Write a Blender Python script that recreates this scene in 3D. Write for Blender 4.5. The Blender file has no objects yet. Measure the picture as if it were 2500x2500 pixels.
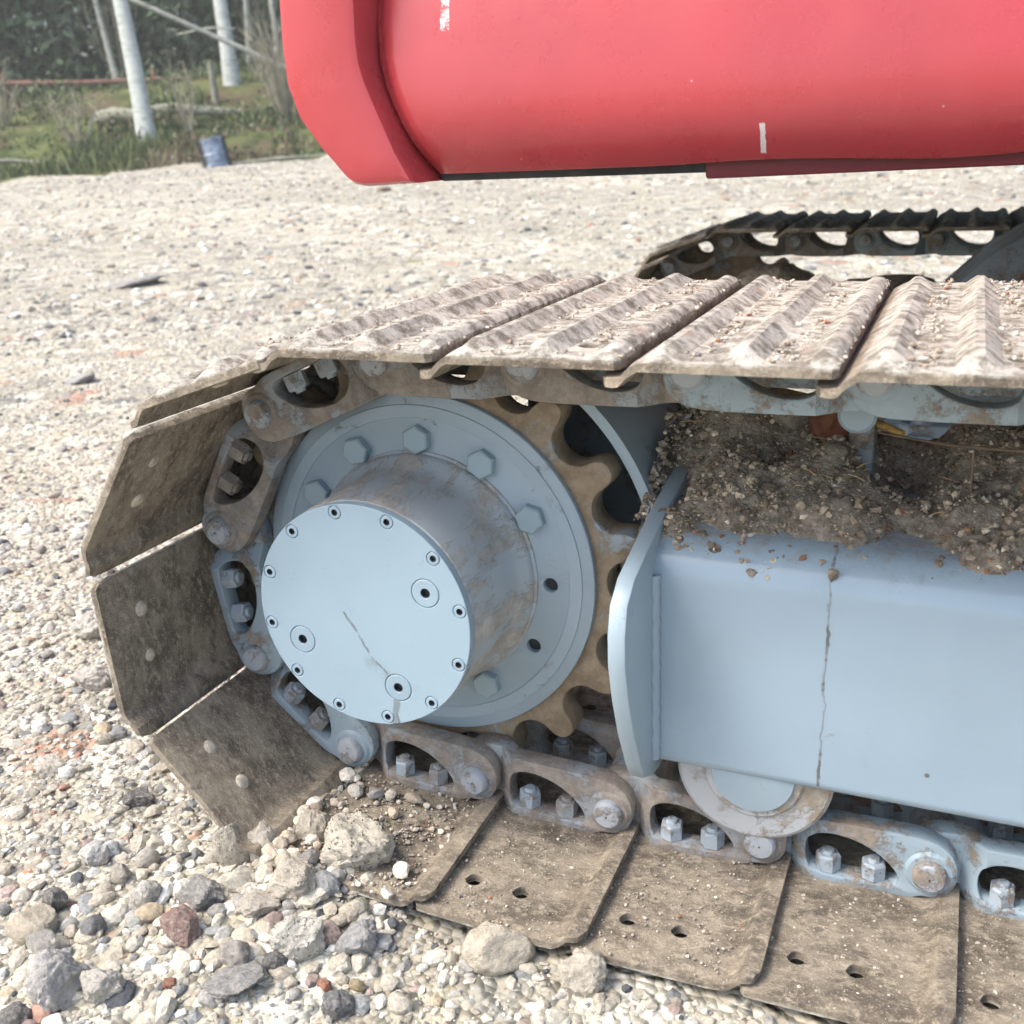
import bpy, bmesh, math, random
import numpy as np
from mathutils import Matrix, Vector, Euler

scene = bpy.context.scene
COL = scene.collection
rng = np.random.default_rng(7)
random.seed(7)

# ------------------------------------------------------------------ camera
cam_d = bpy.data.cameras.new('camera')
cam = bpy.data.objects.new('camera', cam_d)
COL.objects.link(cam)
RIGHT = Vector((0.92502, 0.37750, -0.04294))
DOWN = Vector((0.08323, -0.31162, -0.94655))
FWD = Vector((-0.37070, 0.87200, -0.31967))
CAM = Vector((0.50475, -0.97095, 0.41722))
m = Matrix.Identity(4)
for i in range(3):
    m[i][0], m[i][1], m[i][2], m[i][3] = RIGHT[i], -DOWN[i], -FWD[i], CAM[i]
cam.matrix_world = m
cam_d.sensor_width = 36.0
cam_d.lens = 38.13
cam_d.clip_start = 0.02
cam_d.clip_end = 2000
cam_d.dof.use_dof = True
cam_d.dof.focus_distance = 1.12
cam_d.dof.aperture_fstop = 9.0
scene.camera = cam

# ------------------------------------------------------------------ light
SUN = Vector((-0.50, -0.38, 0.85)).normalized()
world = bpy.data.worlds.new('World')
scene.world = world
world.use_nodes = True
wn = world.node_tree
wn.nodes.clear()
wo = wn.nodes.new('ShaderNodeOutputWorld')
wb = wn.nodes.new('ShaderNodeBackground')
sky = wn.nodes.new('ShaderNodeTexSky')
sky.sky_type = 'NISHITA'
sky.sun_disc = False
sky.sun_elevation = math.asin(SUN.z)
sky.sun_rotation = math.atan2(SUN.x, SUN.y)
sky.air_density = 1.0
sky.dust_density = 4.0
sky.ozone_density = 1.0
wn.links.new(sky.outputs[0], wb.inputs[0])
wb.inputs[1].default_value = 0.15
wn.links.new(wb.outputs[0], wo.inputs[0])
sun_d = bpy.data.lights.new('sun', 'SUN')
sun_d.energy = 1.4
sun_d.angle = math.radians(22)
sun_d.color = (1.0, 0.965, 0.92)
sun = bpy.data.objects.new('sun', sun_d)
COL.objects.link(sun)
sun.rotation_euler = SUN.to_track_quat('Z', 'Y').to_euler()

scene.view_settings.view_transform = 'Standard'
scene.view_settings.look = 'None'
scene.view_settings.exposure = 1.25
scene.view_settings.gamma = 1.0
scene.view_settings.use_curve_mapping = False
scene.render.engine = 'CYCLES'
scene.cycles.use_denoising = True
scene.cycles.max_bounces = 5
scene.cycles.diffuse_bounces = 3
scene.cycles.glossy_bounces = 2
scene.cycles.use_adaptive_sampling = True
scene.cycles.adaptive_threshold = 0.02


# ------------------------------------------------------------------ node helper
class NT:
    def __init__(self, name):
        self.m = bpy.data.materials.new(name)
        self.m.use_nodes = True
        self.t = self.m.node_tree
        self.t.nodes.clear()
        self.out = self.n('ShaderNodeOutputMaterial')
        self.b = self.n('ShaderNodeBsdfPrincipled')
        self.l(self.b.outputs[0], self.out.inputs[0])
        tc = self.n('ShaderNodeTexCoord')
        oi = self.n('ShaderNodeObjectInfo')
        self.rand = oi.outputs['Random']
        off = self.n('ShaderNodeVectorMath', operation='MULTIPLY')
        cb = self.n('ShaderNodeCombineXYZ')
        for k, s in enumerate((37.0, 71.0, 53.0)):
            self.l(self.mt('MULTIPLY', self.rand, s), cb.inputs[k])
        add = self.n('ShaderNodeVectorMath', operation='ADD')
        self.l(tc.outputs['Object'], add.inputs[0])
        self.l(cb.outputs[0], add.inputs[1])
        self.obj = tc.outputs['Object']
        self.vec = add.outputs[0]
        sp = self.n('ShaderNodeSeparateXYZ')
        self.l(self.obj, sp.inputs[0])
        self.x, self.y, self.z = sp.outputs[0], sp.outputs[1], sp.outputs[2]

    def n(self, t, **k):
        x = self.t.nodes.new(t)
        for a, v in k.items():
            setattr(x, a, v)
        return x

    def l(self, a, b):
        self.t.links.new(a, b)

    def put(self, sock, v):
        if isinstance(v, (int, float)):
            sock.default_value = v
        elif isinstance(v, (tuple, list)):
            if len(sock.default_value) == 4 and len(v) == 3:
                v = (*v, 1.0)
            sock.default_value = v
        else:
            self.l(v, sock)

    def mt(self, op, a, b=None, c=None, clamp=False):
        x = self.n('ShaderNodeMath', operation=op, use_clamp=clamp)
        for k, v in enumerate((a, b, c)):
            if v is not None:
                self.put(x.inputs[k], v)
        return x.outputs[0]

    def scaled(self, s, vec=None):
        x = self.n('ShaderNodeVectorMath', operation='MULTIPLY')
        self.l(vec or self.vec, x.inputs[0])
        x.inputs[1].default_value = s
        return x.outputs[0]

    def noise(self, scale, detail=4, rough=0.6, vec=None, dist=0.0):
        x = self.n('ShaderNodeTexNoise')
        self.l(vec or self.vec, x.inputs['Vector'])
        x.inputs['Scale'].default_value = scale
        x.inputs['Detail'].default_value = detail
        x.inputs['Roughness'].default_value = rough
        x.inputs['Distortion'].default_value = dist
        return x.outputs[0]

    def vor(self, scale, vec=None, feature='F1', out='Distance'):
        x = self.n('ShaderNodeTexVoronoi', feature=feature)
        self.l(vec or self.vec, x.inputs['Vector'])
        x.inputs['Scale'].default_value = scale
        return x.outputs[out]

    def step(self, v, lo, hi):
        x = self.n('ShaderNodeMapRange', interpolation_type='SMOOTHSTEP')
        self.put(x.inputs[0], v)
        x.inputs[1].default_value = lo
        x.inputs[2].default_value = hi
        return x.outputs[0]

    def mix(self, f, a, b):
        x = self.n('ShaderNodeMix', data_type='RGBA')
        self.put(x.inputs[0], f)
        self.put(x.inputs[6], a)
        self.put(x.inputs[7], b)
        return x.outputs[2]

    def mixf(self, f, a, b):
        x = self.n('ShaderNodeMix', data_type='FLOAT')
        self.put(x.inputs[0], f)
        self.put(x.inputs[2], a)
        self.put(x.inputs[3], b)
        return x.outputs[0]

    def bump(self, h, strength, dist):
        x = self.n('ShaderNodeBump')
        x.inputs['Strength'].default_value = strength
        x.inputs['Distance'].default_value = dist
        self.l(h, x.inputs['Height'])
        self.l(x.outputs[0], self.b.inputs['Normal'])

    def seg(self, pts, width, u, v):
        """mask near a polyline given in two object coordinates"""
        res = None
        for (x0, y0), (x1, y1) in zip(pts[:-1], pts[1:]):
            dx, dy = x1 - x0, y1 - y0
            L2 = dx * dx + dy * dy
            ux, uy = self.mt('SUBTRACT', u, x0), self.mt('SUBTRACT', v, y0)
            t = self.mt('DIVIDE', self.mt('ADD', self.mt('MULTIPLY', ux, dx), self.mt('MULTIPLY', uy, dy)), L2, clamp=True)
            ex, ey = self.mt('SUBTRACT', ux, self.mt('MULTIPLY', t, dx)), self.mt('SUBTRACT', uy, self.mt('MULTIPLY', t, dy))
            d = self.mt('SQRT', self.mt('ADD', self.mt('MULTIPLY', ex, ex), self.mt('MULTIPLY', ey, ey)))
            res = d if res is None else self.mt('MINIMUM', res, d)
        return res

    def done(self, col, rough=0.6, metal=0.0, spec=0.5):
        self.put(self.b.inputs['Base Color'], col)
        self.put(self.b.inputs['Roughness'], rough)
        self.put(self.b.inputs['Metallic'], metal)
        self.put(self.b.inputs['Specular IOR Level'], spec)
        return self.m


GREY = (0.325, 0.41, 0.458)
MUD = (0.135, 0.105, 0.075)
MUDD = (0.06, 0.047, 0.035)
SAND = (0.46, 0.40, 0.31)


def mat_paint(name, base=GREY, cover=0.2, scale=14.0, rough=0.38, dirt=MUD, dirt2=SAND, speck=0.5, stretch=(1, 1, 1), extra=None, rust=0.0, coat=0.0):
    k = NT(name)
    v = k.scaled(stretch)
    big = k.noise(scale, 7, 0.65, v)
    fine = k.noise(scale * 9, 5, 0.7, v)
    h = k.mt('ADD', k.mt('MULTIPLY', big, 0.72), k.mt('MULTIPLY', fine, 0.28))
    lo = 0.72 - 0.46 * cover
    mask = k.step(h, lo - 0.05, lo + 0.05)
    tone = k.noise(5.0, 3, 0.5)
    pc = k.mix(k.step(tone, 0.3, 0.7), tuple(c * 0.93 for c in base), tuple(min(1, c * 1.06) for c in base))
    dc = k.mix(k.step(k.noise(55, 5, 0.7), 0.35, 0.68), dirt, tuple(0.45 * a + 0.55 * b for a, b in zip(dirt, dirt2)))
    if rust:
        dc = k.mix(k.mt('MULTIPLY', k.step(k.noise(21, 4, 0.6), 0.52, 0.66), rust), dc, (0.17, 0.065, 0.028))
    col = k.mix(mask, pc, dc)
    # scattered grains of sand stuck on the surface
    g = k.step(k.vor(330), 0.22, 0.14)
    gm = k.mt('MULTIPLY', g, k.step(k.noise(30, 3, 0.6), 0.62 - 0.25 * speck, 0.7 - 0.2 * speck))
    col = k.mix(k.mt('MULTIPLY', gm, 0.75 * min(1, speck * 1.6)), col, dirt2)
    rgh = k.mixf(mask, rough, 0.85)
    if extra:
        col, rgh = extra(k, col, rgh)
    hh = k.mt('ADD', k.mt('MULTIPLY', mask, k.mt('ADD', 0.4, k.mt('MULTIPLY', fine, 0.9))), k.mt('MULTIPLY', gm, 0.4))
    hh = k.mt('ADD', hh, k.mt('MULTIPLY', k.noise(120, 2, 0.5), 0.06))
    k.bump(hh, 0.7, 0.0016)
    k.b.inputs['Coat Weight'].default_value = coat
    k.b.inputs['Coat Roughness'].default_value = 0.12
    return k.done(col, rgh)


def mat_shoe():
    k = NT('muddy shoe steel')
    v = k.scaled((0.72, 1.0, 1.0))
    a = k.noise(24, 8, 0.72, v, 0.2)
    b = k.noise(130, 6, 0.78, v)
    c = k.noise(420, 4, 0.75)
    inner = k.mix(k.step(a, 0.36, 0.62), (0.145, 0.12, 0.092), (0.37, 0.315, 0.24))
    inner = k.mix(k.mt('MULTIPLY', k.step(b, 0.50, 0.64), 0.75), inner, (0.52, 0.445, 0.335))
    inner = k.mix(k.mt('MULTIPLY', k.step(k.noise(60, 5, 0.75, v), 0.55, 0.66), 0.7), inner, (0.115, 0.10, 0.084))
    inner = k.mix(k.mt('MULTIPLY', k.step(c, 0.56, 0.66), 0.55), inner, (0.60, 0.53, 0.42))
    outer = k.mix(k.step(k.noise(60, 8, 0.75), 0.38, 0.60), (0.205, 0.185, 0.145), (0.62, 0.595, 0.51))
    outer = k.mix(k.mt('MULTIPLY', k.step(k.noise(22, 5, 0.65), 0.57, 0.68), 0.55), outer, (0.25, 0.215, 0.165))
    outer = k.mix(k.mt('MULTIPLY', k.step(k.noise(30, 3, 0.5), 0.64, 0.72), 0.5), outer, (0.36, 0.19, 0.11))
    outer = k.mix(k.mt('MULTIPLY', k.step(c, 0.55, 0.66), 0.6), outer, (0.70, 0.64, 0.54))
    up = k.step(k.mt('ADD', k.z, k.mt('MULTIPLY', k.mt('SUBTRACT', k.noise(60, 3, 0.6), 0.5), 0.006)), 0.0365, 0.0400)
    col = k.mix(up, inner, outer)
    hh = k.mt('ADD', k.mt('MULTIPLY', b, 0.9), k.mt('ADD', k.mt('MULTIPLY', c, 0.5), k.mt('MULTIPLY', a, 0.8)))
    k.bump(hh, 1.0, 0.0035)
    return k.done(col, 0.9, 0.0, 0.2)


def mat_soil(name, dark=(0.055, 0.043, 0.031), light=(0.26, 0.215, 0.155)):
    k = NT(name)
    n = k.noise(70, 8, 0.75)
    col = k.mix(k.step(n, 0.36, 0.66), dark, light)
    col = k.mix(k.mt('MULTIPLY', k.step(k.vor(240), 0.22, 0.10), 0.7), col, (0.42, 0.36, 0.27))
    k.bump(n, 1.0, 0.008)
    return k.done(col, 0.95, 0, 0.15)


def mat_attr(name, rough=0.85, fine=160.0, amt=0.35, spec=0.3):
    """colour carried by each stone, blade or crumb itself, with mineral grain on top"""
    k = NT(name)
    at = k.n('ShaderNodeAttribute', attribute_name='col')
    n = k.noise(fine, 5, 0.7)
    dark = k.n('ShaderNodeMix', data_type='RGBA', blend_type='MULTIPLY')
    dark.inputs[0].default_value = 1.0
    k.l(at.outputs['Color'], dark.inputs[6])
    k.l(k.mix(k.step(n, 0.3, 0.7), (1 - amt,) * 3, (1 + amt * 0.4,) * 3), dark.inputs[7])
    k.bump(n, 0.5, 0.002)
    return k.done(dark.outputs[2], rough, 0, spec)


def mat_plain(name, col, rough=0.6, var=0.25, scale=30, bump=0.0, spec=0.5, metal=0.0):
    k = NT(name)
    n = k.noise(scale, 5, 0.65)
    c = k.mix(k.step(n, 0.3, 0.7), tuple(a * (1 - var) for a in col), tuple(min(1, a * (1 + var)) for a in col))
    if bump:
        k.bump(n, 0.6, bump)
    return k.done(c, rough, metal, spec)


def mat_rock(name, col, pit=0.0, var=0.3, scale=40):
    k = NT(name)
    n = k.noise(scale, 7, 0.7)
    c = k.mix(k.step(n, 0.3, 0.7), tuple(a * (1 - var) for a in col), tuple(min(1, a * (1 + var)) for a in col))
    f = k.noise(scale * 6, 4, 0.7)
    c = k.mix(k.mt('MULTIPLY', k.step(f, 0.56, 0.66), 0.35), c, tuple(a * 0.45 for a in col))
    c = k.mix(k.mt('MULTIPLY', k.step(k.noise(scale * 1.7, 6, .75), .46, .62), .45), c, (.66, .60, .50))
    h = n
    if pit:
        p = k.step(k.vor(scale * 3.2), 0.34, 0.14)
        pm = k.mt('MULTIPLY', p, k.step(k.noise(scale * 1.3, 2, 0.5), 0.42, 0.55))
        c = k.mix(k.mt('MULTIPLY', pm, 0.7 * pit), c, tuple(a * 0.35 for a in col))
        h = k.mt('SUBTRACT', n, k.mt('MULTIPLY', pm, 0.8))
    k.bump(k.mt('ADD', h, k.mt('MULTIPLY', f, 0.6)), 1.0, 0.006)
    return k.done(c, 0.9, 0, 0.25)


# ------------------------------------------------------------------ object helpers
def mesh(name, verts, faces, smooth=True, angle=None):
    me = bpy.data.meshes.new(name)
    me.from_pydata([tuple(v) for v in verts], [], [tuple(f) for f in faces])
    me.update()
    if smooth:
        me.shade_smooth()
        if angle is not None:
            me.set_sharp_from_angle(angle=math.radians(angle))
    return me


def link(name, me, mat=None, parent=None, mw=None):
    o = bpy.data.objects.new(name, me)
    COL.objects.link(o)
    if mat is not None:
        if len(me.materials) == 0:
            me.materials.append(mat)
        elif me.materials[0] is not mat:
            o.material_slots[0].link = 'OBJECT'
            o.material_slots[0].material = mat
    if parent is not None:
        o.parent = parent
        o.matrix_parent_inverse = Matrix.Identity(4)
        p = parent
        tot = Vector((0, 0, 0))
        while p is not None:
            if 'base' in p:
                tot = Vector(p['base'])
                break
            p = p.parent
        if parent.type == 'EMPTY':
            o.matrix_parent_inverse = Matrix.Translation(-tot)
        else:
            o.matrix_parent_inverse = parent.matrix_basis.inverted()
    if mw is not None:
        o.matrix_basis = mw
    return o


def tag(o, label, cat, group=None):
    o['label'] = label
    o['category'] = cat
    if group:
        o['group'] = group
    return o


def thing(name, label, cat, base=(0, 0, 0), group=None):
    e = bpy.data.objects.new(name, None)
    e.empty_display_size = 0.1
    COL.objects.link(e)
    e.location = base
    e['base'] = list(base)
    return tag(e, label, cat, group)


def bm_mesh(bm, name, angle=35):
    me = bpy.data.meshes.new(name)
    bmesh.ops.recalc_face_normals(bm, faces=bm.faces)
    bm.to_mesh(me)
    bm.free()
    me.shade_smooth()
    me.set_sharp_from_angle(angle=math.radians(angle))
    return me


def lathe(name, prof, seg=64, angle=35, cap=True):
    """revolve (radius, y) about the y axis"""
    V, Fc = [], []
    for (r, y) in prof:
        for i in range(seg):
            a = 2 * math.pi * i / seg
            V.append((r * math.cos(a), y, r * math.sin(a)))
    for j in range(len(prof) - 1):
        for i in range(seg):
            i2 = (i + 1) % seg
            Fc.append((j * seg + i, j * seg + i2, (j + 1) * seg + i2, (j + 1) * seg + i))
    if cap:
        Fc.append(tuple(range(seg)))
        Fc.append(tuple(reversed(range((len(prof) - 1) * seg, len(prof) * seg))))
    bm = bmesh.new()
    vs = [bm.verts.new(v) for v in V]
    for f in Fc:
        try:
            bm.faces.new([vs[i] for i in f])
        except ValueError:
            pass
    bmesh.ops.remove_doubles(bm, verts=bm.verts, dist=1e-6)
    return bm_mesh(bm, name, angle)


def outline(name, pts, holes=(), half=0.01, bevel=0.002, angle=30):
    """flat outline in (x, y) with holes, given thickness along z with bevelled rims"""
    cu = bpy.data.curves.new(name, 'CURVE')
    cu.dimensions = '2D'
    cu.fill_mode = 'BOTH'
    cu.extrude = max(half - bevel, 0.0001)
    cu.bevel_depth = bevel
    cu.bevel_resolution = 1
    cu.offset = -bevel
    for loop in (pts, *holes):
        s = cu.splines.new('POLY')
        s.points.add(len(loop) - 1)
        for p, q in zip(s.points, loop):
            p.co = (q[0], q[1], 0, 1)
        s.use_cyclic_u = True
    o = bpy.data.objects.new(name, cu)
    COL.objects.link(o)
    dg = bpy.context.evaluated_depsgraph_get()
    me = bpy.data.meshes.new_from_object(o.evaluated_get(dg))
    bpy.data.objects.remove(o)
    bpy.data.curves.remove(cu)
    bm = bmesh.new()
    bm.from_mesh(me)
    bmesh.ops.remove_doubles(bm, verts=bm.verts, dist=1e-5)
    bpy.data.meshes.remove(me)
    return bm_mesh(bm, name, angle)


def chaikin(pts, n=2):
    for _ in range(n):
        out = []
        for i in range(len(pts)):
            a, b = pts[i], pts[(i + 1) % len(pts)]
            out.append((a[0] * .75 + b[0] * .25, a[1] * .75 + b[1] * .25))
            out.append((a[0] * .25 + b[0] * .75, a[1] * .25 + b[1] * .75))
        pts = out
    return pts


def box_bm(bm, lo, hi, bevel=0.0, seg=2):
    r = bmesh.ops.create_cube(bm, size=1.0)
    for v in r['verts']:
        v.co = Vector([(lo[i] + hi[i]) / 2 + v.co[i] * (hi[i] - lo[i]) for i in range(3)])
    if bevel:
        es = list({e for v in r['verts'] for e in v.link_edges})
        bmesh.ops.bevel(bm, geom=es, offset=bevel, segments=seg, profile=0.5, affect='EDGES')


def box(name, lo, hi, bevel=0.0, seg=2):
    bm = bmesh.new()
    box_bm(bm, lo, hi, bevel, seg)
    return bm_mesh(bm, name)


def tube(name, pts, rad, seg=10, wob=0.0, angle=None):
    pts = [Vector(p) for p in pts]
    V, Fc = [], []
    n = len(pts)
    ref = Vector((0.3, 0.5, 0.8))
    for j, p in enumerate(pts):
        d = (pts[min(j + 1, n - 1)] - pts[max(j - 1, 0)]).normalized()
        a = d.cross(ref if abs(d.dot(ref.normalized())) < .95 else Vector((1, 0, 0))).normalized()
        b = d.cross(a)
        r = rad[j] if isinstance(rad, (list, tuple)) else rad
        for i in range(seg):
            t = 2 * math.pi * i / seg
            rr = r * (1 + wob * (random.random() - .5))
            V.append(p + a * math.cos(t) * rr + b * math.sin(t) * rr)
    for j in range(n - 1):
        for i in range(seg):
            i2 = (i + 1) % seg
            Fc.append((j * seg + i, j * seg + i2, (j + 1) * seg + i2, (j + 1) * seg + i))
    Fc.append(tuple(reversed(range(seg))))
    Fc.append(tuple(range((n - 1) * seg, n * seg)))
    return mesh(name, V, Fc, True, angle or 60)


def merge_tubes(name, specs, seg=6):
    V, Fc = [], []
    for pts, rad in specs:
        t = tube('tmp', pts, rad, seg, 0.15)
        o = len(V)
        V += [v.co.copy() for v in t.vertices]
        Fc += [[i + o for i in p.vertices] for p in t.polygons]
        bpy.data.meshes.remove(t)
    return mesh(name, V, Fc, True, 60)


# numeric noise for terrain, stones and heaps
def _hash(ix, iy, iz=0):
    h = (ix * 374761393 + iy * 668265263 + iz * 2147483647 + 1013904223) & 0xffffffff
    h = ((h ^ (h >> 13)) * 1274126177) & 0xffffffff
    return ((h ^ (h >> 16)) & 0xffff) / 65535.0


def vnoise(x, y, z=None):
    x = np.asarray(x, float); y = np.asarray(y, float)
    z = np.zeros_like(x) if z is None else np.asarray(z, float)
    ix, iy, iz = np.floor(x).astype(np.int64), np.floor(y).astype(np.int64), np.floor(z).astype(np.int64)
    fx, fy, fz = x - ix, y - iy, z - iz
    fx, fy, fz = fx * fx * (3 - 2 * fx), fy * fy * (3 - 2 * fy), fz * fz * (3 - 2 * fz)
    r = 0
    for a in (0, 1):
        for b in (0, 1):
            for c in (0, 1):
                w = (fx if a else 1 - fx) * (fy if b else 1 - fy) * (fz if c else 1 - fz)
                r = r + w * _hash(ix + a, iy + b, iz + c)
    return r


def fbm(x, y, z=None, oct=4):
    r, a, s, t = 0, 0.5, 1.0, 0
    for _ in range(oct):
        r = r + a * vnoise(np.asarray(x) * s, np.asarray(y) * s, None if z is None else np.asarray(z) * s)
        t += a; a *= 0.5; s *= 2.03
    return r / t


def sm(t):
    t = np.clip(t, 0, 1)
    return t * t * (3 - 2 * t)


# ------------------------------------------------------------------ ground shape
def ground_z(x, y, rough=True):
    x = np.asarray(x, float); y = np.asarray(y, float)
    t = -0.391 * x + 0.920 * y
    s = 0.920 * x + 0.391 * y
    rise = sm((t - 2.0) / 13.0)
    z = -0.281 - 0.045 * sm((t - 0.5) / 1.1) + 0.60 * rise + 0.03 * rise * np.clip(s + 5, -8, 8)
    bank = np.clip(t - 15.4, 0, 60)
    z = z + bank * 0.26 * np.exp(-bank / 40) + sm(bank / 1.5) * 0.5 * (fbm(x * 0.55, y * 0.55, oct=4) - 0.45)
    z = z + sm(bank / 3) * 0.12
    if rough:
        z = z + 0.012 * (fbm(x * 3.1 + 9, y * 3.1, oct=4) - 0.5) * (1 - np.exp(-((x + .1) ** 2 + (y + .3) ** 2) / .5) * .5)
        z = z + 0.05 * (fbm(x * 0.7 + 3, y * 0.7, oct=3) - 0.5) * sm((t - 1.5) / 3)
        # the little windrow of stones pushed up where the track leaves the ground
        z = z + 0.032 * np.exp(-(((x + 0.045) / .085) ** 2 + ((y + 0.215) / .065) ** 2))
        z = z + 0.012 * np.exp(-(((x + 0.10) / .12) ** 2 + ((y + 0.30) / .10) ** 2))
    return z


def mat_gravel():
    k = NT('gravel')
    w = k.vec
    def pebbles(scale):
        d = k.vor(scale)
        c = k.vor(scale, out='Color')
        sp = k.n('ShaderNodeSeparateColor')
        k.l(c, sp.inputs[0])
        r = k.n('ShaderNodeValToRGB')
        r.color_ramp.interpolation = 'CONSTANT'
        stops = [(0, (0.46, 0.41, 0.335)), (.2, (0.58, 0.535, 0.46)), (.38, (0.34, 0.30, 0.25)), (.52, (0.50, 0.45, 0.375)), (.66, (0.28, 0.265, 0.245)), (.76, (0.66, 0.63, 0.575)), (.88, (0.13, 0.13, 0.14)), (.93, (0.45, 0.24, 0.17)), (.96, (0.58, 0.51, 0.40))]
        e = r.color_ramp.elements
        e[0].position, e[0].color = stops[0][0], (*stops[0][1], 1)
        e[1].position, e[1].color = stops[1][0], (*stops[1][1], 1)
        for p, c3 in stops[2:]:
            q = e.new(p)
            q.color = (*c3, 1)
        k.l(sp.outputs[0], r.inputs[0])
        return d, r.outputs[0]
    d1, c1 = pebbles(95)
    d2, c2 = pebbles(38)
    d3, c3 = pebbles(11)
    col = k.mix(k.step(k.noise(14, 3), 0.45, 0.6), c1, c2)
    col = k.mix(k.mt('MULTIPLY', k.step(k.noise(3.1, 4), 0.40, 0.56), 0.85), col, c3)
    gap = k.step(d1, 0.35, 0.75)
    col = k.mix(k.mt('MULTIPLY', gap, 0.5), col, (0.35, 0.305, 0.24))
    # damp, darker drifts and thin moss, as the yard has
    col = k.mix(k.mt('MULTIPLY', k.step(k.noise(0.9, 5, 0.65, k.scaled((1.0, 2.0, 1.0))), 0.50, 0.68), 0.45), col, (0.40, 0.35, 0.28))
    col = k.mix(k.mt('MULTIPLY', k.step(k.noise(2.3, 5, 0.7), 0.64, 0.72), 0.6), col, (0.20, 0.20, 0.085))
    tint = k.n('ShaderNodeMix', data_type='RGBA', blend_type='MULTIPLY')
    tint.inputs[0].default_value = 1.0
    k.l(col, tint.inputs[6])
    k.l(k.mix(k.step(k.noise(0.55, 6, 0.7, k.scaled((.5, 1.6, 1))), .35, .65), (.84, .87, .83), (1.10, 1.13, 1.07)), tint.inputs[7])
    col = tint.outputs[2]
    h = k.mt('ADD', k.mt('MULTIPLY', d1, -1.0), k.mt('ADD', k.mt('MULTIPLY', d2, -1.6), k.mt('MULTIPLY', d3, -2.0)))
    k.bump(h, 1.0, 0.008)
    return k.done(col, 0.92, 0, 0.2)


def build_ground():
    M = mat_gravel()
    def grid_axis(lo, hi, step):
        return np.arange(lo, hi + step * .5, step)
    near = grid_axis(-2.2, 2.2, 0.03)
    xs = np.concatenate([-np.geomspace(160, 2.4, 42), near, np.geomspace(2.4, 160, 36)])
    ys = np.concatenate([-np.geomspace(60, 2.4, 26), near, np.geomspace(2.4, 220, 60)])
    X, Y = np.meshgrid(xs, ys, indexing='ij')
    Z = ground_z(X, Y)
    nx, ny = len(xs), len(ys)
    V = np.stack([X, Y, Z], -1).reshape(-1, 3)
    i, j = np.meshgrid(np.arange(nx - 1), np.arange(ny - 1), indexing='ij')
    a = (i * ny + j).ravel()
    Fc = np.stack([a, a + ny, a + ny + 1, a + 1], -1)
    me = mesh('ground', V.tolist(), Fc.tolist())
    # the yard is gravel, the bank behind it earth and moss
    k = NT('bank earth')
    n = k.noise(1.7, 7, 0.7)
    c = k.mix(k.step(n, 0.38, 0.62), (0.055, 0.075, 0.026), (0.15, 0.165, 0.065))
    c = k.mix(k.step(k.noise(0.8, 6, 0.7), 0.50, 0.64), c, (0.125, 0.098, 0.06))
    k.bump(n, 1.0, 0.1)
    E = k.done(c, 0.95, 0, 0.1)
    me.materials.append(M)
    me.materials.append(E)
    cen = V[Fc].mean(1)
    t = -0.391 * cen[:, 0] + 0.92 * cen[:, 1] + 0.6 * (fbm(cen[:, 0] * .6, cen[:, 1] * .6) - .5)
    for p, tt in zip(me.polygons, t):
        p.material_index = 1 if tt > 15.6 else 0
    o = link('ground', me)
    o['kind'] = 'structure'


build_ground()

# ------------------------------------------------------------------ stone scatter
PHI = (1 + 5 ** .5) / 2
ICO_V = np.array([(-1, PHI, 0), (1, PHI, 0), (-1, -PHI, 0), (1, -PHI, 0), (0, -1, PHI), (0, 1, PHI), (0, -1, -PHI), (0, 1, -PHI), (PHI, 0, -1), (PHI, 0, 1), (-PHI, 0, -1), (-PHI, 0, 1)]) / math.sqrt(1 + PHI * PHI)
ICO_F = np.array([(0, 11, 5), (0, 5, 1), (0, 1, 7), (0, 7, 10), (0, 10, 11), (1, 5, 9), (5, 11, 4), (11, 10, 2), (10, 7, 6), (7, 1, 8), (3, 9, 4), (3, 4, 2), (3, 2, 6), (3, 6, 8), (3, 8, 9), (4, 9, 5), (2, 4, 11), (6, 2, 10), (8, 6, 7), (9, 8, 1)])
PAL = np.array([(.52, .46, .37), (.60, .54, .44), (.70, .66, .58), (.44, .385, .30), (.36, .34, .31), (.78, .76, .71), (.26, .26, .26), (.50, .43, .33), (.10, .105, .12), (.42, .19, .12), (.56, .42, .24), (.40, .29, .25), (.34, .34, .33)])
PALW = np.array([.22, .18, .10, .13, .10, .05, .07, .09, .03, .009, .010, .022, .015])
PALW = PALW / PALW.sum()
PAL = np.clip(PAL * 0.95 * np.array([[1.02, 1.04, 1.0]]), 0, .78)
PAL = .78 * PAL + .22 * PAL.mean(1, keepdims=True)
PAL[9] = (.40, .24, .18); PAL[10] = (.52, .43, .30)


def _sub(V, F):
    V = [tuple(v) for v in V]; idx = {}; out = []
    def mid(a, b):
        k = (min(a, b), max(a, b))
        if k not in idx:
            m_ = np.add(V[a], V[b]); V.append(tuple(m_ / np.linalg.norm(m_))); idx[k] = len(V) - 1
        return idx[k]
    for a, b, c in F:
        x, y, z = mid(a, b), mid(b, c), mid(c, a)
        out += [(a, x, z), (x, b, y), (z, y, c), (x, y, z)]
    return np.array(V), np.array(out)


ICO2_V, ICO2_F = _sub(ICO_V, ICO_F)


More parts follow.
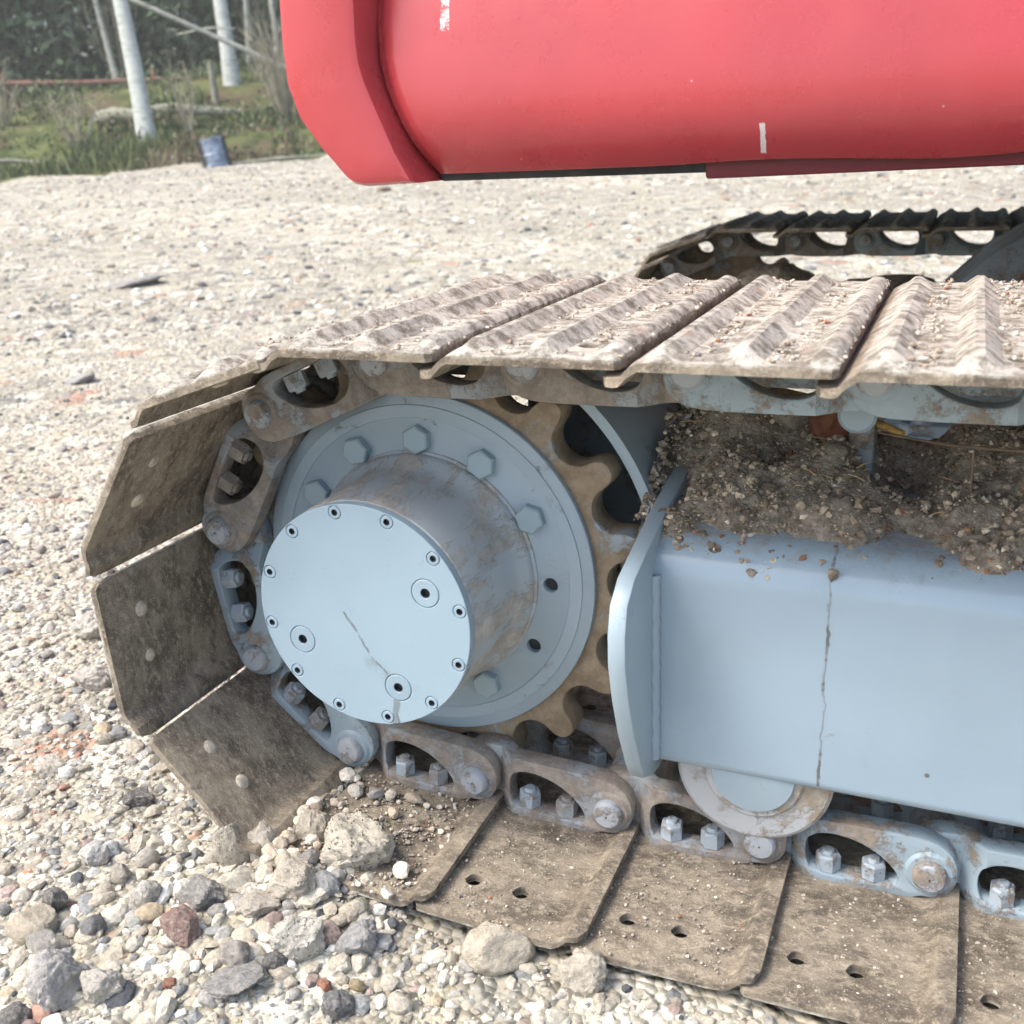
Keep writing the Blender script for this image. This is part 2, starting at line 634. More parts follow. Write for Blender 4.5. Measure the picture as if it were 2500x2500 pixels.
def stones(name, C, r, mat, flat=(1, .8, .6), rnd=None, cols=None, jit=0.22, parent=None, fine=False):
    g = rnd or rng
    n = len(C)
    IV, IF = (ICO2_V, ICO2_F) if fine else (ICO_V, ICO_F)
    nv1, nf1 = len(IV), len(IF)
    base = np.repeat(IV[None], n, 0)
    if fine:
        # broken faces: flatten against random planes, then a little relief
        for _ in range(6):
            d = g.normal(size=(n, 3)); d /= np.linalg.norm(d, axis=1)[:, None]
            c = .55 + .35 * g.random((n, 1))
            tt = np.einsum('nij,nj->ni', base, d)
            base = base - np.maximum(0, tt - c)[..., None] * d[:, None] * .95
        base = base * (1 + .12 * (g.random((n, nv1, 1)) - .5))
    else:
        base = base * (1 + jit * (g.random((n, nv1, 1)) - .5) * 2) + jit * .6 * (g.random((n, nv1, 3)) - .5)
    base = base * (np.array(flat)[None, None] * (0.75 + 0.5 * g.random((n, 1, 3)))) * r[:, None, None]
    th = g.random(n) * 2 * math.pi
    tl = (g.random(n) - .5) * 1.1
    ct, st, cl, sl = np.cos(th), np.sin(th), np.cos(tl), np.sin(tl)
    x, y, z = base[..., 0], base[..., 1], base[..., 2]
    y2 = y * cl[:, None] - z * sl[:, None]
    z2 = y * sl[:, None] + z * cl[:, None]
    x3 = x * ct[:, None] - y2 * st[:, None]
    y3 = x * st[:, None] + y2 * ct[:, None]
    V = np.stack([x3, y3, z2], -1) + C[:, None]
    F = IF[None] + (np.arange(n) * nv1)[:, None, None]
    if cols is None:
        cols = PAL[g.choice(len(PAL), n, p=PALW)]
    cols = np.clip(cols * (0.78 + 0.44 * g.random((n, 1))), 0, 1)
    me = bpy.data.meshes.new(name)
    nv, nf = n * nv1, n * nf1
    me.vertices.add(nv)
    me.vertices.foreach_set('co', V.reshape(-1).astype(np.float32))
    me.loops.add(nf * 3)
    me.loops.foreach_set('vertex_index', F.reshape(-1).astype(np.int32))
    me.polygons.add(nf)
    me.polygons.foreach_set('loop_start', np.arange(0, nf * 3, 3, dtype=np.int32))
    me.update(calc_edges=True)
    me.shade_flat()
    at = me.attributes.new('col', 'FLOAT_COLOR', 'POINT')
    c4 = np.ones((n, nv1, 4), np.float32)
    c4[..., :3] = cols[:, None]
    at.data.foreach_set('color', c4.reshape(-1))
    return link(name, me, mat, parent)


M_STONE = mat_attr('pebble stone', 0.88, 260, 0.35)
M_CRUMB = mat_attr('soil crumbs', 0.95, 300, 0.4, 0.15)


def scatter_ground():
    g = np.random.default_rng(11)
    parts = []
    def ring(n, dmin, dmax, rmin, rmax, power, ang=0.62):
        # polar about the spot where the photographer stood, so that stones thin out with distance
        u = g.random(n)
        d = np.sqrt(dmin ** 2 + (dmax ** 2 - dmin ** 2) * u ** power)
        a = math.atan2(.92, -.391) + (g.random(n) * 2 - 1) * ang
        x = CAM.x + d * np.cos(a); y = CAM.y + d * np.sin(a)
        r = rmin * (rmax / rmin) ** (g.random(n) ** 2.0)
        parts.append((x, y, r))
    ring(36000, 0.55, 2.3, 0.0018, 0.0055, 1.15)
    ring(13000, 0.55, 2.4, 0.0045, 0.0105, 1.1)
    ring(24000, 2.2, 5.5, 0.0045, 0.013, 1.3)
    ring(19000, 5.0, 16.5, 0.010, 0.036, 1.35, 0.55)
    x = np.concatenate([p[0] for p in parts]); y = np.concatenate([p[1] for p in parts]); r = np.concatenate([p[2] for p in parts])
    t = -0.391 * x + 0.92 * y
    keep = (t < 15.9)
    # no loose stones floating inside the foreground track
    keep &= ~((x > 0.06) & (np.abs(y) < 0.235) & (x < 2.2))
    x, y, r = x[keep], y[keep], r[keep]
    z = ground_z(x, y) + r * (0.20 - 0.55 * g.random(len(r)))
    o = stones('gravel', np.stack([x, y, z], -1), r, M_STONE, rnd=g)
    o['kind'] = 'stuff'
    o['label'] = 'loose pale gravel of mixed pebbles covering the yard'
    o['category'] = 'gravel'
    parts.clear()
    ring(2600, 0.55, 2.4, 0.0075, 0.0165, 1.1)
    ring(700, 2.2, 6.0, 0.010, 0.022, 1.2)
    # crushed concrete gathered round the curled shoes
    q = 420
    parts.append((-.09 + g.normal(size=q) * .10, -.26 + g.normal(size=q) * .065, .005 * (.016 / .005) ** (g.random(q) ** 1.6)))
    x, y, r = (np.concatenate([p[i] for p in parts]) for i in range(3))
    keep = ~((x > 0.04) & (np.abs(y) < 0.245) & (x < 2.2)) & ~((x > -.10) & (y > -.19) & (np.abs(y) < .24) & (x < .1))
    x, y, r = x[keep], y[keep], r[keep]
    z = ground_z(x, y) + r * (0.35 - 0.5 * g.random(len(r)))
    o = stones('coarse_gravel', np.stack([x, y, z], -1), r, M_STONE, rnd=g, fine=True)
    o['kind'] = 'stuff'
    o['label'] = 'coarse broken stones mixed into the pale gravel'
    o['category'] = 'gravel'


scatter_ground()

# ------------------------------------------------------------------ track geometry
P = 0.153
RP = 0.2285
WRAP = [94.0, 132.5, 171.0, 208.5, 247.0, 285.0]
IDX = 1.82
ZB = -0.2298


def chain_pins():
    top = [(-0.016 + P * k, 0.228) for k in range(12, 0, -1)]
    wrap = [(RP * math.cos(math.radians(a)), RP * math.sin(math.radians(a))) for a in WRAP]
    x0 = wrap[-1][0]
    bot = [(x0 + P * k, ZB) for k in range(1, 12)]
    idl = []
    for a in (-75, -37, 1, 39, 77):
        idl.append((IDX + RP * math.cos(math.radians(a)), RP * math.sin(math.radians(a))))
    return top + wrap + bot + idl


PINS = chain_pins()
M_SHOE = mat_shoe()
M_LINKG = mat_paint('grey link steel', GREY, 0.38, 22, 0.5, dirt=(.24, .195, .155), speck=0.5, rust=0.12)
M_LINKB = mat_paint('muddy link steel', (0.33, 0.355, 0.37), 0.55, 26, 0.6, dirt=(0.225, 0.19, 0.16), dirt2=(0.50, 0.445, 0.38), speck=0.6, rust=0.15)
M_PIN = mat_paint('scuffed pin steel', (0.40, 0.43, 0.46), 0.42, 40, 0.5, dirt=(.24, .20, .165), speck=0.5, rust=0.12)
M_NUT = mat_paint('painted nut', (0.38, 0.44, 0.48), 0.36, 45, 0.5, dirt=(.24, .19, .15), speck=0.4, rust=0.25)


def shoe_mesh(holes):
    L = P
    us = sorted(set([0, .004, .009, .013, .018, .024, .03, .036, .05, .062, .068, .074, .08, .086, .094, .106, .118, .124, .130, .136, .143, .150, .155, .160, .1645]))
    ws = [-.23, -.225, -.216] + [-.205 + .41 * i / 40 for i in range(41)] + [.216, .225, .23]
    def grous(u):
        h = 0
        for c, hh, wd in ((.010, .0085, .0120), (.066, .0105, .0125), (.121, .0090, .0120)):
            d = abs(u - c)
            h = max(h, hh * max(0, min(1, (wd - d) / (wd * 0.62))))
        return h
    def lip(u):
        e = min(1, max(0, (u - .137) / .015))
        return -0.0125 * e * e * (3 - 2 * e)
    def ymax(u):
        r = .005 if u < .08 else .014
        e = min(u, .1645 - u)
        if e >= r:
            return .23
        return .23 - (r - math.sqrt(max(0, r * r - (r - e) ** 2)))
    V, Fc = [], []
    nu, nw = len(us), len(ws)
    for side in (0, 1):
        for u in us:
            for w in ws:
                sc = ymax(u) / .23
                edge = min(1, .15 + .85 * (0.23 - abs(w)) / .022)
                thin = max(0, 1 - (0.23 - abs(w)) / .01)
                n = .0395 + grous(u) * edge - 0.0015 * thin + lip(u) if side else .031 + .001 * thin + lip(u)
                if side:
                    n += 0.0022 * (float(fbm(u * 60 + 3, w * 40, oct=3)) - .5) * (1 - min(1, grous(u) / .004))
                    # grit packed between the worn ribs
                    if .012 < u < .13:
                        n = max(n, .0395 + .0070 * (float(fbm(u * 38 + 9, w * 26 + 4, oct=4)) - .40) * min(1, (.23 - abs(w)) / .03))
                V.append((u * 1.02 + .0125, w * sc, n))
    def id(s, i, j):
        return s * nu * nw + i * nw + j
    for i in range(nu - 1):
        for j in range(nw - 1):
            Fc.append((id(1, i, j), id(1, i + 1, j), id(1, i + 1, j + 1), id(1, i, j + 1)))
            Fc.append((id(0, i, j), id(0, i, j + 1), id(0, i + 1, j + 1), id(0, i + 1, j)))
    for i in range(nu - 1):
        Fc.append((id(0, i, 0), id(0, i + 1, 0), id(1, i + 1, 0), id(1, i, 0)))
        Fc.append((id(0, i + 1, nw - 1), id(0, i, nw - 1), id(1, i, nw - 1), id(1, i + 1, nw - 1)))
    for j in range(nw - 1):
        Fc.append((id(0, 0, j + 1), id(0, 0, j), id(1, 0, j), id(1, 0, j + 1)))
        Fc.append((id(0, nu - 1, j), id(0, nu - 1, j + 1), id(1, nu - 1, j + 1), id(1, nu - 1, j)))
    me = mesh('track_shoe', V, Fc, True, 32)
    if holes:
        o = bpy.data.objects.new('tmp', me)
        COL.objects.link(o)
        bm = bmesh.new()
        for u in (.053, .102):
            for w in (.178, -.178):
                r = bmesh.ops.create_cone(bm, cap_ends=True, segments=14, radius1=.0085, radius2=.0085, depth=.06)
                for v in r['verts']:
                    v.co += Vector((u, w, .04))
                    v.co.x += 0.0008 * math.sin(v.co.y * 9000)
        cm = bpy.data.meshes.new('cut')
        bm.to_mesh(cm); bm.free()
        co = bpy.data.objects.new('cut', cm)
        COL.objects.link(co)
        md = o.modifiers.new('b', 'BOOLEAN')
        md.object = co; md.operation = 'DIFFERENCE'; md.solver = 'EXACT'
        dg = bpy.context.evaluated_depsgraph_get()
        me2 = bpy.data.meshes.new_from_object(o.evaluated_get(dg))
        bpy.data.objects.remove(o); bpy.data.objects.remove(co)
        me2.name = 'track_shoe'
        me2.set_sharp_from_angle(angle=math.radians(32))
        me = me2
    return me


def link_mesh(mirror):
    out = [(-.022, -.006), (-.018, -.022), (-.004, -.032), (.03, -.035), (.07, -.0355), (.12, -.0355), (.152, -.034), (.168, -.026), (.1765, -.011), (.1765, .009), (.169, .021), (.158, .027), (.146, .027), (.136, .033), (.10, .0335), (.05, .0335), (.032, .0325), (.018, .019), (.002, .0165), (-.014, .013)]
    win = [(.041, .014), (.0405, -.006), (.048, -.019), (.068, -.0225), (.092, -.0175), (.112, -.006), (.1255, .009), (.127, .0195), (.120, .0235), (.049, .0235)]
    me = outline('track_link', chaikin(out, 2), [chaikin(win, 2)], .0115, .0022)
    bm = bmesh.new()
    bm.from_mesh(me)
    bpy.data.meshes.remove(me)
    # curve plane (x, y) is (u, n); turn its z into the track's width, cranked between the two ends
    for cut in (.026, .046):
        bmesh.ops.bisect_plane(bm, geom=bm.verts[:] + bm.edges[:] + bm.faces[:], plane_co=(cut, 0, 0), plane_no=(1, 0, 0))
    for v in bm.verts:
        u, n, w = v.co
        s = max(0, min(1, (u - .026) / .020))
        ww = w + .0335 + .0185 * s
        v.co = Vector((u, ww, n))
    # boss round the pin at the outer end
    for (r0, y0, y1) in ((.0225, .055, .0665),):
        prof = [(r0, y0), (r0, y1 - .003), (r0 - .003, y1), (.001, y1)]
        seg = 24
        rows = []
        for (r, y) in prof:
            rows.append([bm.verts.new((P + r * math.cos(2 * math.pi * i / seg), y, r * math.sin(2 * math.pi * i / seg))) for i in range(seg)])
        for a, b in zip(rows[:-1], rows[1:]):
            for i in range(seg):
                bm.faces.new((a[i], a[(i + 1) % seg], b[(i + 1) % seg], b[i]))
    if mirror:
        for v in bm.verts:
            v.co.y *= -1
    return bm_mesh(bm, 'track_link', 32)


def pin_mesh():
    prof = [(.001, -.0725), (.012, -.0725), (.0148, -.069), (.0152, -.03), (.0215, -.029), (.0215, .029), (.0152, .03), (.0156, .066), (.0152, .0715), (.0125, .0745), (.006, .0752), (.001, .0752)]
    me = lathe('pin', prof, 20, 40, cap=False)
    for v in me.vertices:
        v.co.x += P
    return me


def hexbolt(name, r, h, axis='n', dome=0.3, seg=6):
    """hexagonal head standing on the origin, along +z"""
    bm = bmesh.new()
    rows = []
    for (rr, z) in ((r, 0), (r, h * .86), (r * .88, h)):
        rows.append([bm.verts.new((rr * math.cos(math.pi / 3 * i + .2), rr * math.sin(math.pi / 3 * i + .2), z)) for i in range(6)])
    for a, b in zip(rows[:-1], rows[1:]):
        for i in range(6):
            bm.faces.new((a[i], a[(i + 1) % 6], b[(i + 1) % 6], b[i]))
    bm.faces.new(rows[-1])
    bm.faces.new(list(reversed(rows[0])))
    if dome:
        s = 12
        d0 = [bm.verts.new((r * .52 * math.cos(2 * math.pi * i / s), r * .52 * math.sin(2 * math.pi * i / s), h - .0002)) for i in range(s)]
        d1 = [bm.verts.new((r * .44 * math.cos(2 * math.pi * i / s), r * .44 * math.sin(2 * math.pi * i / s), h + dome * r)) for i in range(s)]
        for i in range(s):
            bm.faces.new((d0[i], d0[(i + 1) % s], d1[(i + 1) % s], d1[i]))
        bm.faces.new(d1)
    return bm_mesh(bm, name, 25)


SHOE_H, SHOE_P = shoe_mesh(True), shoe_mesh(False)
LINK_N, LINK_F = link_mesh(False), link_mesh(True)
PIN = pin_mesh()
NUT = hexbolt('nut', .0118, .0165)
PLUG = lathe('mud_plug', [(.001, -.002), (.0045, -.002), (.0068, -.0005), (.0075, .0008), (.006, .002)], 12, 60)
M_SANDP = mat_plain('packed sand', (0.52, 0.46, 0.37), 0.95, 0.3, 160, 0.002, 0.1)


def frame(k):
    a = Vector((PINS[k][0], 0, PINS[k][1]))
    b = Vector((PINS[(k + 1) % len(PINS)][0], 0, PINS[(k + 1) % len(PINS)][1]))
    u = (b - a).normalized()
    w = Vector((0, -1, 0))
    n = u.cross(w)
    mw = Matrix.Identity(4)
    for i in range(3):
        mw[i][0], mw[i][1], mw[i][2], mw[i][3] = u[i], w[i], n[i], a[i]
    return mw


def build_track():
    base = (0.85, 0, -0.285)
    t = thing('crawler_track', 'near crawler track of sand caked steel shoes wrapped round the blue grey sprocket', 'crawler track', base)
    nt = len(PINS)
    for k in range(nt):
        mw = frame(k)
        a = PINS[k]
        onwrap = 12 <= k <= 15
        bottom = 16 <= k <= 28
        jit = Matrix.Rotation(random.uniform(-.006, .006), 4, 'Y') @ Matrix.Translation((random.uniform(-.001, .001), random.uniform(-.0025, .0025), random.uniform(-.001, .001)))
        if onwrap:                              # plates lap over each other round the curve
            jit = Matrix.Translation((-.007, 0, -.0045)) @ Matrix.Rotation(-.095, 4, 'Y') @ jit
        shoe = link('track_shoe', SHOE_H if (bottom or k < 11) else SHOE_P, M_SHOE, t, mw @ jit)
        if onwrap:
            for u in (.055, .106):
                pl = link('mud_plug', PLUG, M_SANDP, shoe)
                pl.matrix_parent_inverse = Matrix.Identity(4)
                pl.matrix_basis = Matrix.Translation((u + random.uniform(-.002, .002), .178 + random.uniform(-.002, .002), .0312)) @ Matrix.Rotation(math.radians(90), 4, 'X') @ Matrix.Scale(random.uniform(.85, 1.25), 4)
        ml = M_LINKG if (k < 10 or k >= 19) else M_LINKB
        if k in (14, 15):
            ml = M_LINKG
        for me, sg in ((LINK_N, 1), (LINK_F, -1)):
            lk = link('track_link', me, ml, t, mw)
            for u in (.062, .1035):
                nn = link('nut', NUT, M_NUT if random.random() < .6 else M_LINKB, lk)
                nn.matrix_parent_inverse = Matrix.Identity(4)
                nn.matrix_basis = Matrix.Translation((u, sg * .052, .0225)) @ Matrix.Rotation(math.pi, 4, 'X') @ Matrix.Rotation(random.uniform(0, 1), 4, 'Z')
        link('pin', PIN, M_PIN, t, mw)
    return t


near_track = build_track()

# ------------------------------------------------------------------ sprocket and final drive
def ext_stain(k, col, rgh):
    nx = k.mt('ADD', k.x, k.mt('MULTIPLY', k.mt('SUBTRACT', k.noise(90, 3), .5), .006))
    d = k.seg([(-.0199, .0025), (-.0076, -.0136), (.008, -.0427), (.0251, -.0581)], .002, nx, k.z)
    m1 = k.mt('MULTIPLY', k.step(d, .0020, .0006), k.step(k.noise(70, 4, .7), .33, .5))
    d2 = k.seg([(.004, -.046), (.022, -.058)], .004, nx, k.z)
    m2 = k.mt('MULTIPLY', k.step(d2, .010, .002), k.mt('MULTIPLY', k.step(k.noise(60, 5, .7), .42, .62), .45))
    d3 = k.seg([(.031, -.083), (.0275, -.099), (.028, -.112)], .004, nx, k.z)
    m3 = k.mt('MULTIPLY', k.step(d3, .0042, .0026), .75)
    d4 = k.seg([(.030, -.098), (.0315, -.114)], .001, nx, k.z)
    m4 = k.step(d4, .0014, .0007)
    mm = k.mt('MAXIMUM', k.mt('MAXIMUM', m1, m2), k.mt('MAXIMUM', m3, m4))
    return k.mix(k.mt('MULTIPLY', mm, .8), col, (.12, .13, .12)), k.mixf(mm, rgh, .6)


M_COVER = mat_paint('pale cover paint', (0.288, 0.388, 0.456), 0.05, 12, 0.36, speck=0.12, extra=ext_stain)
M_PLATE = mat_paint('sprocket plate paint', (0.345, 0.428, 0.480), 0.18, 11, 0.42, speck=0.25)
M_BARREL = mat_paint('scuffed drum paint', (0.46, 0.51, 0.535), 0.45, 34, 0.5, dirt=(0.40, 0.37, 0.33), dirt2=(0.74, 0.71, 0.66), speck=0.45, stretch=(1, .3, 1), rust=0.06)
M_TEETH = mat_paint('tooth steel under mud', (0.33, 0.38, 0.41), 0.66, 13, 0.5, dirt=(0.24, 0.18, 0.115), dirt2=(0.46, 0.37, 0.26), speck=0.25, rust=0.1)
M_BOLT = mat_paint('bolt paint', (0.33, 0.43, 0.47), 0.14, 60, 0.42, speck=0.2)
M_DARK = mat_plain('dark oily steel and recess shade', (0.03, 0.033, 0.038), 0.6, 0.4, 25, 0.002)  # also painted into bolt holes and sockets as their shade
M_GROOVE = mat_plain('grimy groove', (.10, .12, .14), .8, .3, 60)
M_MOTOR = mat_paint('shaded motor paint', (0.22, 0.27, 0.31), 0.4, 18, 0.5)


def ring_outline():
    pts = []
    N, ph = 18, 0.6
    for i in range(N):
        for q in range(-10, 10):
            f = (q + .5)
            rc, rho, lim = .2235, .0245, 6.1
            if abs(f) < lim:
                r = rc * math.cos(math.radians(f)) - math.sqrt(max(0, rho ** 2 - (rc * math.sin(math.radians(f))) ** 2))
            else:
                e = (abs(f) - lim) / (10 - lim)
                r = .2165 + .0195 * math.sqrt(max(0, 1 - (1 - e) ** 2.6))
            a = math.radians(ph + i * 20 + f)
            pts.append((r * math.cos(a), r * math.sin(a)))
    return pts


def build_sprocket():
    t = thing('drive_sprocket', 'blue grey toothed drive sprocket with bolted round hub drum in the foreground', 'sprocket', (0, 0, -.236))
    me = outline('tooth_ring', ring_outline(), [[(.09 * math.cos(-2 * math.pi * i / 40), .09 * math.sin(-2 * math.pi * i / 40)) for i in range(40)]], .0185, .0035)
    for v in me.vertices:
        v.co = Vector((v.co.x, v.co.z, v.co.y))
    me.flip_normals()
    link('tooth_ring', me, M_TEETH, t)
    # plate with the real bolt holes left open where two bolts are missing
    hole = []
    for a in (-1.7, -31.7):
        c = (.1414 * math.cos(math.radians(a)), .1414 * math.sin(math.radians(a)))
        hole.append([(c[0] + .0075 * math.cos(-2 * math.pi * i / 18), c[1] + .0075 * math.sin(-2 * math.pi * i / 18)) for i in range(18)])
    pl = outline('plate', [(.1885 * math.cos(2 * math.pi * i / 96), .1885 * math.sin(2 * math.pi * i / 96)) for i in range(96)], hole, .0045, .0018)
    for v in pl.vertices:
        v.co = Vector((v.co.x, -.0215 + v.co.z, v.co.y))
    pl.flip_normals()
    plate = link('plate', pl, M_PLATE, t)
    rim = lathe('raised_ring', [(.176, -.0258), (.1755, -.0275), (.163, -.0275), (.162, -.0258)], 96, 30, cap=False)
    link('raised_ring', rim, M_PLATE, plate)
    for a in (-1.7, -31.7):
        d = lathe('hole_bottom', [(.0085, -.0178), (.0085, -.0165), (.0002, -.0165)], 16, 40, cap=False)
        link('hole_bottom', d, M_DARK, plate, Matrix.Translation((.1414 * math.cos(math.radians(a)), -.0022, .1414 * math.sin(math.radians(a)))))
    hb = hexbolt('bolt', .0152, .0105, dome=0)
    for i in range(12):
        a = 148.3 - 30 * i
        if i in (5, 6):
            continue
        mw = Matrix.Translation((.1414 * math.cos(math.radians(a)), -.026, .1414 * math.sin(math.radians(a)))) @ Matrix.Rotation(math.radians(90), 4, 'X') @ Matrix.Rotation(random.uniform(0, 1), 4, 'Z')
        link('bolt', hb, M_BOLT, t, mw)
    drum = lathe('hub_drum', [(.1285, -.024), (.1285, -.0285), (.1262, -.0305), (.1262, -.034), (.1235, -.040), (.1185, -.047), (.1158, -.058), (.1145, -.075), (.1140, -.110), (.1136, -.140), (.1132, -.1478), (.1112, -.1484), (.1112, -.1488)], 128, 28)
    link('hub_drum', drum, M_BARREL, t)
    sc_pos = [(.1050 * math.cos(math.radians(100.3 - 30 * i)), .1050 * math.sin(math.radians(100.3 - 30 * i))) for i in range(12)]
    pg_pos = [(.0769 * math.cos(math.radians(a)), .0769 * math.sin(math.radians(a))) for a in (25.2, -154.9, -64.6)]
    circ = lambda c, rr, n: [(c[0] + rr * math.cos(-2 * math.pi * i / n), c[1] + rr * math.sin(-2 * math.pi * i / n)) for i in range(n)]
    cov = outline('hub_cover', [(.1128 * math.cos(2 * math.pi * i / 128), .1128 * math.sin(2 * math.pi * i / 128)) for i in range(128)], [circ(c, .0068, 18) for c in sc_pos] + [circ(c, .0143, 30) for c in pg_pos], .0046, .0008, 10)
    for v in cov.vertices:
        v.co = Vector((v.co.x, -.1544 + v.co.z, v.co.y))
    cov.flip_normals()
    cover = link('hub_cover', cov, M_COVER, t)
    sc = lathe('screw', [(.0063, .006), (.0063, .0006), (.0057, .0001), (.0033, .0001), (.0030, .0006), (.0028, .0042), (.0002, .0042)], 12, 30, cap=False)
    sc.materials.append(M_COVER); sc.materials.append(M_DARK)
    for p in sc.polygons:
        p.material_index = 1 if math.hypot(p.center.x, p.center.z) < .0031 else 0  # socket coloured near-black to stand for shade inside it
    for (x, z) in sc_pos:
        link('screw', sc, None, cover, Matrix.Translation((x, -.1592, z)) @ Matrix.Rotation(random.random() * 3, 4, 'Y'))
    pg = lathe('plug', [(.0137, .008), (.0137, .0006), (.0130, .0001), (.0052, .0001), (.0047, .0007), (.0043, .0060), (.0002, .0060)], 30, 30, cap=False)
    pg.materials.append(M_COVER); pg.materials.append(M_DARK)
    for p in pg.polygons:
        p.material_index = 1 if math.hypot(p.center.x, p.center.z) < .0046 else 0  # plug socket gets its shade from the dark colour
    for (x, z) in pg_pos:
        link('plug', pg, None, cover, Matrix.Translation((x, -.1592, z)))
    mo = lathe('motor', [(.001, .24), (.09, .24), (.105, .23), (.105, .12), (.135, .11), (.135, .019)], 40, 30)
    link('motor', mo, M_MOTOR, t)
    return t


near_sprocket = build_sprocket()

# ------------------------------------------------------------------ track frame
def ext_seam(k, col, rgh):
    nx = k.mt('ADD', k.x, k.mt('MULTIPLY', k.mt('SUBTRACT', k.noise(34, 3), .5), .012))
    d = k.mt('ABSOLUTE', k.mt('SUBTRACT', nx, .419))
    m1 = k.mt('MULTIPLY', k.step(d, .0020, .0007), k.step(k.noise(25, 4, .7), .40, .56))
    d2 = k.mt('ABSOLUTE', k.mt('SUBTRACT', nx, .4195))
    m2 = k.mt('MULTIPLY', k.step(d2, .0010, .0003), .55)
    # one small drilled spot and faint run marks
    dx, dz = k.mt('SUBTRACT', k.x, .508), k.mt('SUBTRACT', k.z, -.113)
    dd = k.mt('SQRT', k.mt('ADD', k.mt('MULTIPLY', dx, dx), k.mt('MULTIPLY', dz, dz)))
    m3 = k.step(dd, .0026, .0018)
    run = k.noise(60, 3, .6, k.scaled((1, 1, .05)))
    m4 = k.mt('MULTIPLY', k.mt('MULTIPLY', k.step(run, .60, .70), k.step(k.z, -.02, .07)), .25)
    dust = k.mt('MULTIPLY', k.mt('MULTIPLY', k.step(k.z, .060, .085), k.step(k.noise(38, 6, .75), .44, .62)), .8)
    col = k.mix(dust, col, (.26, .225, .18))
    rgh = k.mixf(dust, rgh, .85)
    mm = k.mt('MAXIMUM', k.mt('MAXIMUM', m1, m2), k.mt('MAXIMUM', m3, m4))
    return k.mix(mm, col, (.125, .13, .125)), k.mixf(mm, rgh, .7)


M_BEAM = mat_paint('frame paint', (0.308, 0.408, 0.482), 0.06, 9, 0.24, coat=0.5, speck=0.10, extra=ext_seam)
M_END = mat_paint('end plate paint', (0.325, 0.415, 0.468), 0.14, 16, 0.38, speck=0.15)
M_ROLL = mat_paint('roller flange steel', (0.46, 0.48, 0.49), 0.42, 24, 0.35, dirt=(0.30, 0.25, 0.19), dirt2=(0.6, 0.56, 0.49), speck=0.3, rust=0.08)


def rounded_profile(pts, rads, n=6):
    out = []
    m = len(pts)
    for i in range(m):
        a, b, c = Vector(pts[i - 1]), Vector(pts[i]), Vector(pts[(i + 1) % m])
        r = rads[i]
        d1, d2 = (a - b).normalized(), (c - b).normalized()
        ang = d1.angle(d2)
        t = r / math.tan(ang / 2)
        p1, p2 = b + d1 * t, b + d2 * t
        cen = b + (d1 + d2).normalized() * (r / math.sin(ang / 2))
        v1, v2 = p1 - cen, p2 - cen
        for j in range(n + 1):
            v = v1.lerp(v2, j / n).normalized() * r
            out.append(tuple(cen + v))
    return out


def build_frame():
    t = thing('track_chassis', 'blue grey box beam track frame with curved end plate beside the near sprocket', 'track frame', (1.0, 0, -.15))
    prof = rounded_profile([(-.09, -.147), (-.09, .078), (.125, .092), (.125, -.147)], [.012, .042, .02, .01])
    V, Fc = [], []
    xs = [.2655, .35, .45, .55, .7, .9, 1.1, 1.3, 1.5, 1.62]
    n = len(prof)
    for x in xs:
        for (y, z) in prof:
            V.append((x, y, z - .02 * (x - .264)))
    for j in range(len(xs) - 1):
        for i in range(n):
            i2 = (i + 1) % n
            Fc.append((j * n + i, (j + 1) * n + i, (j + 1) * n + i2, j * n + i2))
    Fc.append(tuple(range(n)))
    Fc.append(tuple(reversed(range((len(xs) - 1) * n, len(xs) * n))))
    link('beam', mesh('beam', V, Fc, True, 40), M_BEAM, t)
    near = [(.044, .108), (-.043, .093), (-.112, .076), (-.150, .066), (-.173, .050), (-.181, .025), (-.181, -.004), (-.172, -.04), (-.157, -.08), (-.133, -.127), (-.120, -.146), (-.095, -.158), (-.071, -.164), (-.03, -.165), (.12, -.150), (.125, .085)]
    pts = [(y, z) for y, z in near]
    me = outline('end_plate', pts[::-1], (), .008, .0022, 40)
    for v in me.vertices:
        v.co = Vector((.258 + v.co.z, v.co.x, v.co.y))
    link('end_plate', me, M_END, t)
    bead = tube('weld_bead', [(.267, -.093 + .0015 * math.sin(i * 2.1), -.14 + .0075 * i) for i in range(26)], [.0055 + .0009 * (i % 2) for i in range(26)], 10)
    link('weld_bead', bead, M_BEAM, t)
    # cupped guard behind the sprocket teeth
    V, Fc = [], []
    A = [14 + 2.2 * i for i in range(24)]
    ys = [0.0, .004, .06, .12, .16]
    for a in A:
        for (r) in (.244, .2545):
            for y in ys:
                V.append((r * math.cos(math.radians(a)), y, r * math.sin(math.radians(a))))
    m = len(ys)
    for i in range(len(A) - 1):
        b0 = i * 2 * m
        b1 = b0 + 2 * m
        for j in range(m - 1):
            Fc.append((b0 + j, b0 + j + 1, b1 + j + 1, b1 + j))
            Fc.append((b0 + m + j, b1 + m + j, b1 + m + j + 1, b0 + m + j + 1))
        Fc.append((b0, b1, b1 + m, b0 + m))
        Fc.append((b0 + m - 1, b0 + 2 * m - 1, b1 + 2 * m - 1, b1 + m - 1))
    e = (len(A) - 1) * 2 * m
    for j in range(m - 1):
        Fc.append((j, m + j, m + j + 1, j + 1))
        Fc.append((e + j, e + j + 1, e + m + j + 1, e + m + j))
    link('motor_guard', mesh('motor_guard', V, Fc, True, 40), M_END, t)
    back = outline('back_plate', [(.05, -.2), (.25, -.16), (.25, .1), (.2, .16), (.05, .2)], (), .006, .001)
    for v in back.vertices:
        v.co = Vector((v.co.x, .165 + v.co.z, v.co.y))
    link('back_plate', back, M_MOTOR, t)
    return t


near_frame = build_frame()


